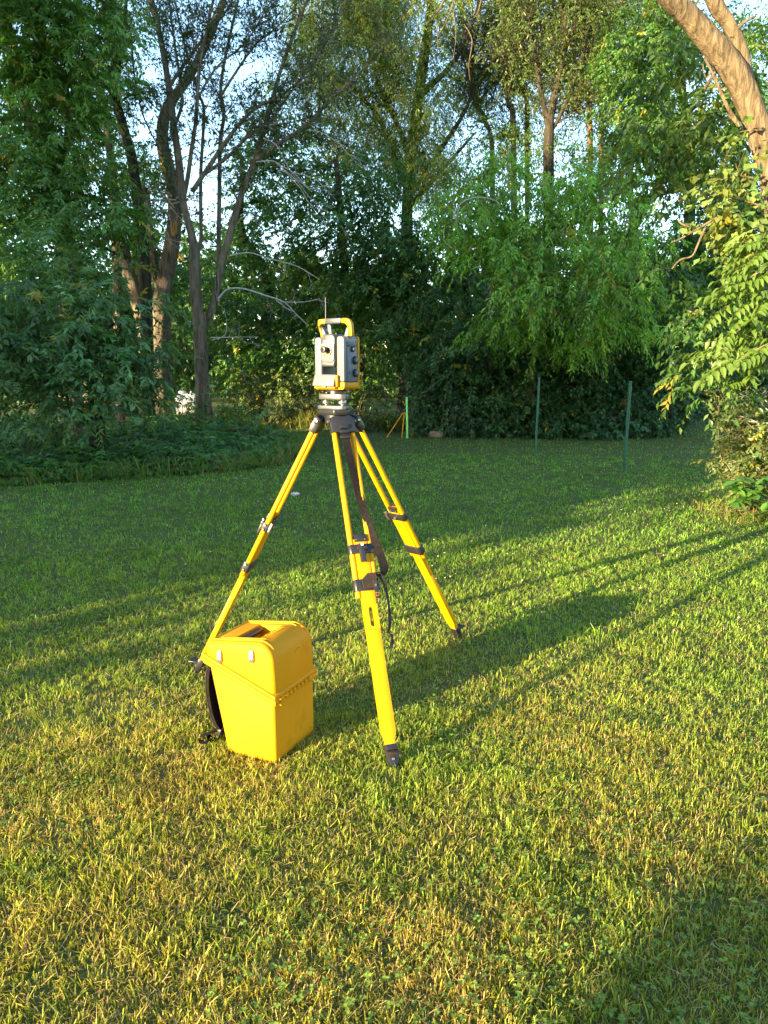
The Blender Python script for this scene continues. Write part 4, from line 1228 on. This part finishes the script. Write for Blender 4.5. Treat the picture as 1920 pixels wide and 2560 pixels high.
def far_tank():
    y = 21.6
    b = gbase(455, y)
    t = tag(empty('storage_tank', tuple(b), math.radians(4)), 'white rounded tank glimpsed low between the two left trunks', 'tank')
    o = B().cyl((-.24, 0, .50), (.32, 0, .50), .31, .31, 28)
    for x0, sg in ((-.24, -1), (.32, 1)):
        for k in range(4):
            a0, a1 = k * math.pi / 8, (k + 1) * math.pi / 8
            o.cyl((x0 + sg * .22 * math.sin(a0), 0, .5), (x0 + sg * .22 * math.sin(a1), 0, .5), max(.31 * math.cos(a0), .001), max(.31 * math.cos(a1), .002), 28)
    o.done('body', M['white'], t, 60)
    for x0 in (-.16, .24):
        B().box((x0, 0, .10), (.08, .42, .2), .01).done('saddle', M['mid_grey'], t)
    B().cyl((.05, 0, .80), (.05, 0, .87), .12, .10, 20, .02).done('valve_dome', M['white'], t)
    for x0 in (-.2, .28):
        B().prism([(x0 - .03, .80), (x0 + .03, .80), (x0 + .02, .86), (x0 - .02, .86)], -.006, .006, .001).done('lifting_lug', M['white'], t)


far_tank()

# ------------------------------------------------------------------ the surveyor's tripod
AX, AY = -0.222, 3.67
FEET = {'front': (0.04, 2.84), 'right': (0.45, 4.34), 'left': (-0.99, 3.82)}
TRI = tag(empty('survey_tripod', (AX, AY, 0)), 'tall yellow surveying tripod with black clamps standing on the lawn', 'tripod')
OFF = Vector((AX, AY, 0))


def build_leg(key, tc1, tc2):
    f = Vector((*FEET[key], 0.0))
    h = Vector((f.x - AX, f.y - AY, 0)).normalized()
    hinge = Vector((AX, AY, 1.335)) + h * .085
    z = (hinge - f).normalized(); L = (hinge - f).length
    x = Vector((-h.y, h.x, 0)); yv = z.cross(x).normalized()
    if yv.dot(h) < 0: yv = -yv; x = -x      # y points outward
    x = yv.cross(z).normalized()
    m = Matrix((x, yv, z)).transposed().to_4x4(); m.translation = f - OFF
    T = lambda t: (1 - t) * L                 # local z from fraction below hinge
    hw, th = .0305, .013
    b = B()
    # sliding board with hand slot, necked at the foot
    zt, z1, z2, z3, ze = T(tc1 - .03), T(tc2 + .055), T(tc2 + .125), T(.905), T(.925)
    sw = .0095 if key == 'front' else .0002
    zb = T(.945)
    top = [(-hw, z1), (-hw, zt), (hw, zt), (hw, z1)]
    b.prism([(-hw, z1 + .0001), (-hw, zt), (hw, zt), (hw, z1 + .0001)], -th, th, .003)
    n = 6
    arc_t = [(sw * math.cos(a), z1 - .012 - sw + sw * math.sin(a)) for a in np.linspace(0, math.pi, n)]
    arc_b = [(sw * math.cos(a), z2 + .012 + sw + sw * math.sin(a)) for a in np.linspace(0, -math.pi, n)]
    # right and left halves around the slot
    b.prism([(0, z1), (hw, z1), (hw, z2), (0, z2)] + [(0, z2 + .012)] + [arc_b[i] for i in range(2, -1, -1)] + [arc_t[i] for i in range(0, 3)] + [(0, z1 - .012)], -th, th, 0)
    b.prism([(0, z1), (-hw, z1), (-hw, z2), (0, z2)] + [(0, z2 + .012)] + [(-arc_b[i][0], arc_b[i][1]) for i in range(2, -1, -1)] + [(-arc_t[i][0], arc_t[i][1]) for i in range(0, 3)] + [(0, z1 - .012)], -th, th, 0)
    b.prism([(-hw, z2), (hw, z2), (hw, z3), (.021, ze), (.021, zb), (-.021, zb), (-.021, ze), (-hw, z3)], -th, th, .003)
    leg = b.done('leg', M['yellow'], TRI, 30)
    leg.matrix_local = m
    zt0, zt1 = T(-.01), T(tc2 + .035)
    for sx in (-1, 1):
        B().cyl((sx * .042, 0, zt1), (sx * .042, 0, zt0), .0128, .0128, 16, .002).done('tube', M['yellow'], leg)
    # clamp bands
    for tcl in (tc1, tc2):
        zc = T(tcl)
        pr = [(-.057, -.013), (-.050, -.021), (.050, -.021), (.057, -.013), (.057, .013), (.050, .021), (-.050, .021), (-.057, .013)]
        mm = Matrix(((1, 0, 0, 0), (0, 0, 1, 0), (0, 1, 0, zc), (0, 0, 0, 1)))
        hh = .021 if tcl == tc1 else .026
        B().prism(pr, -hh, hh, .002, mtx=mm).done('clamp_band', M['black'], leg)
        bl = B()
        for sz_ in (-.4, .4):
            bl.cyl((-.057, .004, zc + sz_ * hh * 1.4), (-.064, .004, zc + sz_ * hh * 1.4), .005, .004, 10)
        bl.done('bolt', M['metal'], leg)
    zc = T(tc1)
    lv_ = B().box((.004, .031, zc - .022), (.026, .016, .085), .005).cyl((-.02, .029, zc), (.024, .029, zc), .010, .010, 12, .002).done('clamp_lever', M['black'], leg)
    B().box((.002, .040, zc + .013), (.011, .002, .011), .0005).done('lever_mark', M['white'], leg)
    B().box((-.055, -.026, zc + .01), (.012, .012, .05), .003).cyl((.0, -.022, zc), (.0, -.032, zc), .008, .008, 10, .002).done('clamp_bolt', M['metal'], leg)
    # stop plate between the tubes
    zp = T(tc1 - .032)
    B().box((0, .0165, zp), (.056, .007, .034), .0015).box((0, -.0165, zp), (.056, .007, .034), .0015).done('stop_plate', M['black'], leg)
    rv = B()
    for sx in (-1, 1):
        rv.cyl((sx * .019, .0195, zp - .008), (sx * .019, .0225, zp - .008), .004, .003, 10)
        rv.cyl((sx * .019, -.0195, zp - .008), (sx * .019, -.0225, zp - .008), .004, .003, 10)
    rv.done('rivet', M['metal'], leg)
    # shoe with foot pedal and spike
    zs = zb
    s = B().prism([(-.024, zs + .014), (.024, zs + .014), (.024, zs - .012), (.022, .038), (.010, -.004), (0, -.022), (-.010, -.004), (-.022, .038), (-.024, zs - .012)], -.0165, .0165, .004)
    s.done('shoe', M['black_metal'], leg)
    B().box((0, .035, zs - .020), (.052, .055, .006), .0015, Matrix.Rotation(math.radians(-24), 3, 'X')).done('foot_pedal', M['black_metal'], leg)
    B().cyl((0, .016, zs - .045), (0, .021, zs - .045), .006, .005, 10).done('pedal_bolt', M['metal'], leg)
    # hinge bracket at the head
    zh = T(-.012)
    B().prism([(-.050, zh + .004), (.050, zh + .004), (.058, zh - .028), (.058, zh - .078), (-.058, zh - .078), (-.058, zh - .028)], -.019, .020, .006).done('hinge_bracket', M['black'], leg)
    return leg, m, L


legs = {}
for key, a_, b_ in (('front', .402, .507), ('right', .385, .535), ('left', .39, .545)):
    legs[key] = build_leg(key, a_, b_)

# head plate
hd = B()
R = .088
tri = []
for k in range(3):
    f = Vector((*FEET[('front', 'right', 'left')[k]], 0)) - OFF
    a = math.atan2(f.y, f.x)
    for da in (-.42, 0, .42): tri.append((R * math.cos(a + da), R * math.sin(a + da), a + da))
tri = sorted([(math.atan2(y_, x_), x_, y_) for x_, y_, _ in tri])
flat = Matrix(((1, 0, 0, 0), (0, 0, 1, 0), (0, 1, 0, 0), (0, 0, 0, 1)))
hd.prism([(x_, y_) for _, x_, y_ in tri], 1.366, 1.392, .004, mtx=flat)
hd.cyl((0, 0, 1.325), (0, 0, 1.366), .062, .062, 24)
hd.cyl((0, 0, 1.27), (0, 0, 1.325), .019, .019, 14, .003)
for k in ('front', 'right', 'left'):
    f = Vector((*FEET[k], 0)) - OFF; f.normalize(); pe = Vector((-f.y, f.x, 0))
    for sg in (-1, 1):
        c = f * .083 + pe * .048 * sg
        hd.cyl((c.x, c.y, 1.338), (c.x + pe.x * .014 * sg, c.y + pe.y * .014 * sg, 1.338), .017, .017, 12, .003)
hd.done('head', M['black_metal'], TRI)
tb = B()
for k in ('front', 'right', 'left'):
    f = Vector((*FEET[k], 0)) - OFF; f.normalize(); pe = Vector((-f.y, f.x, 0))
    for sg in (-1, 1):
        c = f * .083 + pe * .063 * sg
        tb.cyl((c.x, c.y, 1.338), (c.x + pe.x * .006 * sg, c.y + pe.y * .006 * sg, 1.338), .007, .006, 10)
tb.done('hinge_bolt', M['metal'], TRI)

# carrying strap on the front leg
leg, mf, Lf = legs['front']
def LF(x, y, t): return np.array(mf @ Vector((x, y, (1 - t) * Lf)))
xf = np.array(mf.to_3x3() @ Vector((1, 0, 0))); yf = np.array(mf.to_3x3() @ Vector((0, 1, 0)))
sgn = 1 if xf[0] > 0 else -1
pts = []
for x, y, t, wv in ((-.002, .022, .03, 0), (0, .024, .06, 0), (.004, .022, .10, 0), (.012, .018, .15, .15), (.020, .012, .20, .1), (.030, .010, .25, -.1), (.040, .014, .30, -.3), (.052, .022, .34, -.9), (.062, .026, .38, -.7), (.074, .026, .42, -.2), (.084, .024, .45, 0), (.082, .026, .475, .2), (.060, .030, .487, .6)):
    ww = xf * math.cos(wv) + yf * math.sin(wv)
    pts.append((LF(x * sgn, y, t), ww))
P_ = catmull([a for a, _ in pts], 3); W_ = catmull([b for _, b in pts], 3)
strap = B().ribbon(list(zip(P_, W_)), .019, .003).done('carry_strap', M['webbing'], TRI, 60)
o = B(); rotm = mf.to_3x3()
for t_ in (.040, .058): o.box(LF(-.001 * sgn, .028, t_), (.045, .010, .014), .002, rotm)
o.box(LF(-.001 * sgn, .028, .022), (.042, .007, .022), .002, rotm)
o.done('buckle', M['black'], strap)
# gathered bundle and hanging tail
bun = B()
pl = []
for x, y, t, wv in ((.055, .030, .487, .2), (.030, .034, .478, -.2), (.012, .036, .485, 0), (-.004, .036, .497, .1), (.0, .034, .520, 0)):
    pl.append((LF(x * sgn, y, t), xf * math.cos(wv) + yf * math.sin(wv)))
bun.ribbon(list(zip(catmull([a for a, _ in pl], 4), catmull([b for _, b in pl], 4))), .022, .006)
pl = [(LF(.030 * sgn, .040, .483), xf), (LF(.026 * sgn, .045, .497), xf), (LF(.028 * sgn, .046, .512), xf), (LF(.030 * sgn, .043, .524), xf)]
bun.ribbon(list(zip(catmull([a for a, _ in pl], 3), catmull([b for _, b in pl], 3))), .010, .003)
bun.done('strap_bundle', M['webbing_brown'], strap, 60)
B().cyl(LF(.028 * sgn, .045, .515), LF(.028 * sgn, .051, .515), .006, .005, 10).done('snap_stud', M['metal'], strap)
bk = B().box(LF(.030 * sgn, .044, .530), (.020, .007, .016), .002, rotm).box(LF(.030 * sgn, .044, .540), (.011, .006, .012), .002, rotm).box(LF(.031 * sgn, .044, .548), (.022, .007, .010), .002, rotm)
bk.done('side_clip', M['black'], strap)
tail = [LF(.050 * sgn, .030, .485), LF(.072 * sgn, .030, .50), LF(.078 * sgn, .024, .535), LF(.080 * sgn, .02, .57), LF(.080 * sgn, .01, .60), LF(.076 * sgn, 0, .625), LF(.068 * sgn, -.006, .640), LF(.060 * sgn, -.004, .644), LF(.075 * sgn, .0, .650), LF(.076 * sgn, .006, .665), LF(.062 * sgn, .012, .69)]
wv = [xf, xf, xf * .8 + yf * .6, xf * .7 + yf * .7, xf * .9 + yf * .4, xf * .8 + yf * .6, xf * .7 + yf * .7, xf * .7 + yf * .7, xf * .8 + yf * .6, xf * .7 + yf * .7, xf]
B().ribbon(list(zip(catmull(tail, 4), catmull(wv, 4))), .0095, .002).done('strap_tail', M['webbing_brown'], strap, 60)

# ------------------------------------------------------------------ tribrach
TB = tag(empty('tribrach', (AX, AY, 1.392)), 'grey levelling base between the tripod head and the instrument', 'tribrach')
TB.rotation_euler = (0, 0, math.radians(-30))


def rtri(R, n=5, rot=90, rc=.02):
    out = []
    for k in range(3):
        a = math.radians(rot + 120 * k)
        c = ((R - rc) * math.cos(a), (R - rc) * math.sin(a))
        for j in range(n):
            b_ = a + math.radians(-60 + 120 * j / (n - 1))
            out.append((c[0] + rc * math.cos(b_), c[1] + rc * math.sin(b_)))
    return out


B().prism(rtri(.092, rc=.034), 0, .017, .003, mtx=flat).done('base_plate', M['dark_metal'], TB)
B().prism(rtri(.086, rc=.034), .0445, .071, .004, mtx=flat).done('top_plate', M['dark_metal'], TB)
for k in range(3):
    a = math.radians(90 + 120 * k)
    c = (.052 * math.cos(a), .052 * math.sin(a))
    B().cyl((*c, .017), (*c, .0445), .006, .006, 10).cyl((*c, .024), (*c, .038), .0165, .0165, 20, .002).done('foot_screw', M['metal'], TB)
B().cyl((0, 0, .071), (0, 0, .090), .05, .046, 28, .002).done('collar', M['black'], TB)
B().box((.055, -.035, .058), (.03, .02, .02), .004, Matrix.Rotation(math.radians(-20), 3, 'Z')).done('lock_knob', M['black'], TB)
B().cyl((-.02, -.052, .0712), (-.02, -.052, .080), .011, .011, 16, .001).done('bubble_level', M['black'], TB)

# ------------------------------------------------------------------ robotic total station
TS = tag(empty('total_station', (AX, AY, 1.483), math.radians(-33)), 'grey and yellow survey instrument with carry handle on top of the tripod', 'survey instrument')
# base shell (yellow) and inner grey column base
B().prism([(-.078, 0), (.078, 0), (.087, .010), (.087, .034), (.045, .036), (.042, .022), (-.042, .016), (-.087, .018), (-.087, .010)], -.060, .062, .006).done('base_shell', M['trim_yellow'], TS)
# left column
B().prism([(-.086, .0185), (-.044, .0185), (-.044, .236), (-.072, .240), (-.086, .232)], -.058, .056, .008, 3).done('left_column', M['light_grey'], TS)
B().box((-.0885, 0, .128), (.006, .085, .19), .002).done('battery_door', M['mid_grey'], TS)
# right column
B().prism([(.044, .0365), (.086, .0365), (.086, .232), (.076, .242), (.050, .242), (.044, .232)], -.060, .048, .008, 3).done('right_column', M['light_grey'], TS)
# yellow spine round the right column's back edge
B().prism([(.046, .0), (.088, .0), (.0885, .235), (.084, .243), (.050, .243), (.046, .235)], .0485, .064, .005).done('rear_spine', M['trim_yellow'], TS)
B().prism([(-.086, .0), (-.046, .0), (-.046, .235), (-.084, .235)], .0565, .064, .004).done('rear_spine', M['trim_yellow'], TS)
# side panel with knobs
pn = B().box((.0868, .000, .128), (.004, .078, .182), .0015).done('side_panel', M['slate'], TS)
B().box((.0886, .000, .206), (.003, .074, .024), .001).done('port_cover', M['mid_grey'], pn)
B().box((.0886, -.022, .102), (.003, .026, .10), .001).done('card_door', M['slate'], pn)
B().box((.0902, -.024, .085), (.001, .006, .03), .0003).done('slot', M['black'], pn)
for y_, z_, r_, l_ in ((.002, .184, .013, .010), (.022, .134, .019, .013), (.024, .076, .019, .013)):
    kb = B().cyl((.088, y_, z_), (.088 + l_, y_, z_), r_, r_ * .92, 26, .002).done('adjustment_knob', M['knob'], pn)
    B().cyl((.088 + l_ - .001, y_, z_), (.088 + l_ + .003, y_, z_), r_ * .55, r_ * .5, 20, .001).done('knob_face', M['slate'], kb)
# telescope block
tel = B().prism([(-.038, .104), (.038, .104), (.040, .120), (.040, .236), (.026, .252), (-.026, .252), (-.040, .236), (-.040, .120)], -.066, .056, .006, 3).done('telescope', M['mid_grey'], TS)
B().prism([(-.036, .137), (-.026, .126), (.026, .126), (.036, .137), (.036, .205), (.026, .214), (.022, .226), (-.022, .226), (-.026, .214), (-.036, .205)], -.0705, -.066, .002).done('face_plate', M['light_grey'], tel)
B().box((0, -.0735, .182), (.038, .006, .050), .002).box((.022, -.0735, .182), (.012, .006, .030), .002).done('eyepiece_plate', M['cream'], tel)
B().cyl((.0, -.076, .182), (.0, -.098, .182), .0125, .0115, 22, .001).cyl((.0, -.098, .182), (.0, -.108, .182), .0155, .0145, 22, .002).done('eyepiece', M['knob'], tel)
B().cyl((.0, -.1075, .182), (.0, -.1088, .182), .007, .007, 18).done('eye_lens', M['glass'], tel)
B().box((.019, -.0772, .182), (.014, .002, .011), .0006).done('eyepiece_label', M['mid_grey'], tel)
B().prism([(-.036, .108), (.036, .108), (.038, .132), (.024, .126), (-.024, .126), (-.038, .132)], -.071, -.0655, .002).done('lower_guard', M['mid_grey'], tel)
B().cyl((.006, -.01, .2515), (.006, -.01, .259), .003, .002, 8).done('sight_stud', M['light_grey'], tel)
B().cyl((0, .0555, .18), (0, .068, .18), .026, .026, 28, .002).done('objective', M['black'], tel)
# inner floor between columns
B().box((0, .0, .030), (.088, .10, .024), .003).done('yoke', M['mid_grey'], TS)
# display unit
rx = Matrix.Rotation(math.radians(-22), 3, 'X')
dsp = B().box((-.012, -.079, .042), (.122, .012, .056), .003, rx).done('display_unit', M['light_grey'], TS)
B().prism([(.049, .013), (.060, .013), (.060, .066), (.049, .066)], -.078, -.056, .002).done('display_wedge', M['trim_yellow'], TS)
B().box((-.012, -.070, .010), (.120, .022, .008), .002).done('display_hinge', M['trim_yellow'], TS)
B().box((-.008, -.088, .0145), (.020, .008, .007), .0015).done('release_clip', M['cream'], TS)
# carry handle
hn = B().prism([(-.0555, .3005), (.0355, .3005), (.0355, .3255), (-.0555, .3255)], -.0135, .0135, .004).done('carry_handle', M['mid_grey'], TS)
B().prism([(-.100, .296), (-.100, .318), (-.094, .3225), (-.056, .324), (-.056, .302), (-.086, .300), (-.090, .290), (-.074, .262), (-.066, .236), (-.082, .236), (-.088, .262)], -.011, .011, .004, 2).done('handle_arm', M['trim_yellow'], hn)
B().prism([(.096, .262), (.092, .300), (.080, .318), (.060, .3245), (.036, .324), (.036, .302), (.056, .301), (.070, .288), (.076, .266), (.078, .242), (.096, .242)], -.011, .011, .004, 2).done('handle_arm', M['trim_yellow'], hn)
B().prism([(-.070, .236), (-.046, .236), (-.060, .266), (-.078, .290), (-.074, .262)], -.0125, .0125, .003).prism([(.052, .242), (.078, .242), (.076, .266), (.070, .286), (.062, .270)], -.0125, .0125, .003).done('handle_foot', M['light_grey'], hn)
B().prism([(-.058, .254), (-.036, .250), (-.044, .300), (-.062, .300)], .012, .020, .002).done('handle_strut', M['slate'], hn)
# radio antenna
B().cyl((-.083, .030, .238), (-.083, .030, .262), .0055, .004, 12, .001).cyl((-.083, .030, .262), (-.083, .030, .425), .0032, .0024, 10).done('antenna', M['black'], TS)

# ------------------------------------------------------------------ instrument case
a2, b2 = Vector((-.907, .42, 0)).normalized(), Vector((.42, .907, 0)).normalized()
CS = empty('instrument_case', (-.435, 2.865, 0))
tag(CS, 'bright yellow hard plastic instrument case with backpack straps on the grass', 'case')
# local frame: x = along the sunlit side (away from the near corner), y = along the shaded face, z up
CS.matrix_world = Matrix(((a2.x, b2.x, 0, -.435), (a2.y, b2.y, 0, 2.865), (0, 0, 1, 0), (0, 0, 0, 1)))
Wd = .325


def arc(cx, cz, r, a0, a1, n):
    return [(cx + r * math.cos(math.radians(a)), cz + r * math.sin(math.radians(a))) for a in np.linspace(a0, a1, n)]


seam = lambda s_: .283 + (.405 - .283) * s_ / .335
body = [(.006, .012), (.012, .0), (.236, .0), (.246, .010), (.324, seam(.324) - .004), (.006, seam(.006) - .004)]
B().prism(body, .006, Wd - .006, .022, 4, ang=40).done('lower_shell', M['case_yellow'], CS)
lid = [(.002, seam(0) + .004), (.333, seam(.333) + .004), (.340, .440)] + arc(.318, .455, .024, 0, 80, 5) + arc(.085, .432, .078, 96, 178, 9) + [(.002, .36)]
lo = B().prism(lid, .004, Wd - .004, .020, 4, ang=33)
lid_o = lo.done('lid', M['case_yellow'], CS)
cut = B().prism([(.105, .60), (.112, .492), (.135, .478), (.222, .432), (.240, .60)], .066, .245, .006).done('cutter', M['case_yellow'], None)
cut.matrix_world = CS.matrix_world
bpy.context.view_layer.update()
md = lid_o.modifiers.new('recess', 'BOOLEAN'); md.object = cut; md.operation = 'DIFFERENCE'; md.solver = 'EXACT'
dg = bpy.context.evaluated_depsgraph_get()
me = bpy.data.meshes.new_from_object(lid_o.evaluated_get(dg))
lid_o.modifiers.clear(); lid_o.data = me
bpy.data.objects.remove(cut)
me.set_sharp_from_angle(angle=math.radians(35))
# rim flanges along the seam
band = lambda o0, o1: [(-.006, seam(-.006) + o0), (.345, seam(.345) + o0), (.347, seam(.347) + o1), (-.006, seam(-.006) + o1)]
B().prism(band(.002, .020), -.006, Wd + .006, .005, 2).done('lid_rim', M['case_yellow'], CS)
B().prism(band(-.022, -.001), -.004, Wd + .004, .005, 2).done('base_rim', M['case_yellow'], CS)
for k in range(8):
    B().box((-.0075, .045 + .030 * k, seam(0) - .004), (.006, .007, .026), .002).done('rim_rib', M['case_yellow'], CS)
hk = B().box((-.008, .032, seam(0) - .016), (.008, .008, .03), .002).done('rim_hook', M['case_yellow'], CS)
# raised ridges on the lid
def top_z(s_):
    return .4784 if s_ > .318 else (.4785 + (.5095 - .4785) * (.318 - s_) / (.318 - .077) if s_ > .077 else .432 + math.sqrt(max(0, .078 ** 2 - (.085 - s_) ** 2)))
for t_ in (.038, Wd - .038):
    B().tube([(s_, t_, top_z(s_) + .0005) for s_ in (.315, .26, .2, .14, .10, .077, .055, .038, .024)], .0045, 8).done('ridge', M['case_yellow'], lid_o)
for t_ in (.060, Wd - .060):
    B().tube([(s_, t_, top_z(s_) + .0005) for s_ in (.29, .26, .2, .14, .10, .077, .055)], .0035, 8).done('ridge', M['case_yellow'], lid_o)
B().tube([(.315, t_, top_z(.315) + .0005) for t_ in np.linspace(.038, Wd - .038, 6)], .0045, 8).done('ridge', M['case_yellow'], lid_o)
# recessed handle and sticker
hb = B().cyl((.212, .074, .474), (.212, .232, .474), .011, .012, 14, .003).done('lid_handle', M['black'], CS)
B().box((.160, .160, .4660), (.040, .070, .0012), .0003, Matrix.Rotation(math.atan2(.046, .087), 3, 'Y')).done('sticker', M['sticker'], lid_o)
st = B()
for k, (l_, s0) in enumerate(((.034, .180), (.030, .170), (.036, .160))):
    st.box((s0 - .008, .16, .4672 - (s0 - .168) * .529), (.003, l_, .0006), 0, Matrix.Rotation(math.atan2(.046, .087), 3, 'Y'))
st.done('sticker_print', M['ink'], lid_o)
# embossed lettering
fc = bpy.data.curves.new('lettering', 'FONT'); fc.body = 'Trimble'; fc.size = .038; fc.extrude = .0022; fc.bevel_depth = .0003; fc.align_x = 'LEFT'
fo = bpy.data.objects.new('lettering', fc); COL.objects.link(fo)
bpy.context.view_layer.update()
dg = bpy.context.evaluated_depsgraph_get()
tm = bpy.data.meshes.new_from_object(fo.evaluated_get(dg)); bpy.data.objects.remove(fo)
lo_ = link('lettering', tm, M['case_yellow'], lid_o); tm.materials.clear(); tm.materials.append(M['trim_yellow'])
sl_ = math.atan2(.5095 - .4785, .318 - .077)
# text runs along +y, its top towards +x (the back of the case)
zx = Vector((math.cos(-sl_) * 1, 0, math.sin(-sl_)))
lo_.matrix_local = Matrix(((0, zx.x, sl_ * 1, .080), (1, 0, 0, .105), (0, zx.z, 1, top_z(.080) + .0006), (0, 0, 0, 1)))
lg = B()
ring = [(.092 + .011 * math.cos(a), .082 + .011 * math.sin(a)) for a in np.linspace(0, 2 * math.pi, 17)]
lg.tube([(x_, y_, top_z(x_) + .0008) for x_, y_ in ring], .0011, 5)
for k in (-.5, 0, .5):
    lg.tube([(.092 + .011 * k + .002 * math.cos(a * 2), .082 + (.010 - abs(k) * .003) * math.sin(a), top_z(.092) + .0010) for a in np.linspace(-math.pi / 2, math.pi / 2, 6)], .0008, 4)
lg.done('globe_emblem', M['trim_yellow'], lid_o)
# latches on the sunlit side
for s_, z_ in ((.262, .425), (.105, .452)):
    lt = B().prism(arc(s_, z_ - .016, .0115, 180, 360, 8) + arc(s_, z_ + .016, .0115, 0, 180, 8), -.004, .003, .0012).done('latch', M['metal'], CS)
    B().box((s_, -.0065, z_ + .001), (.021, .003, .003), .0008).box((s_, -.005, z_ - .011), (.016, .003, .014), .003).done('latch_bar', M['metal'], lt)
    B().cyl((s_, -.0035, z_ + .016), (s_, -.006, z_ + .016), .0035, .003, 10).cyl((s_, -.006, z_ - .012), (s_, -.008, z_ - .012), .003, .003, 10).done('latch_rivet', M['dark_metal'], lt)
# scuff marks on the shaded face of the lid
for q in (((.150, .405), (.165, .425), (.185, .435)), ((.19, .437), (.205, .436)), ((.150, .375), (.158, .372)), ((.175, .372), (.19, .378))):
    B().tube([(.0072, y_, z_) for y_, z_ in q], .0012, 4).done('scuff', M['clod'], lid_o)
# back pad and shoulder straps
xb = lambda z_: .246 + (.324 - .246) * (z_ - .01) / .385
pad = B().prism([(xb(.03) + .001, .03), (xb(.20) + .001, .20), (xb(.36) + .001, .36), (xb(.36) + .018, .35), (xb(.20) + .020, .20), (xb(.04) + .014, .04)], .03, Wd - .03, .006)
pad.done('back_pad', M['webbing_brown'], CS)
for t_ in (.060, .240):
    prof = [(.334, t_, .385), (.346, t_, .33), (.350, t_, .27), (.345, t_, .21), (.336, t_, .15), (.322, t_, .10), (.304, t_, .062)]
    wds = [.020, .032, .036, .036, .034, .028, .014]
    c = catmull(prof, 3); wd_ = np.interp(np.linspace(0, 6, len(c)), range(7), wds)
    sp = B().ribbon([(p_, np.array((0, w_, 0))) for p_, w_ in zip(c, wd_)], 1.0, .014).done('shoulder_strap', M['webbing'], CS, 60)
    B().ribbon([(p_ + np.array((.008, 0, 0)), np.array((0, w_ * 1.08, 0))) for p_, w_ in zip(c, wd_)], 1.0, .003).done('strap_binding', M['webbing_brown'], sp, 60)
    bk = B().box((.310, t_, .062), (.022, .046, .030), .004).done('strap_buckle', M['black'], sp)
    lp = [(.328, t_, .07), (.362, t_ - .01, .055), (.372, t_ - .015, .030), (.340, t_ - .02, .022), (.310, t_ - .015, .045), (.298, t_ - .008, .075), (.282, t_, .10)]
    cc_ = catmull(lp, 4)
    B().ribbon([(p_, np.array((0, 1, 0))) for p_ in cc_], .014, .003).done('strap_tail', M['webbing'], sp, 60)
    lp = [(.330, t_, .06), (.366, t_ - .03, .05), (.396, t_ - .04, .036), (.380, t_ - .06, .026), (.340, t_ - .06, .03)]
    B().ribbon([(p_, np.array((.25, .95, .1))) for p_ in catmull(lp, 4)], .012, .003).done('strap_loop', M['webbing'], sp, 60)
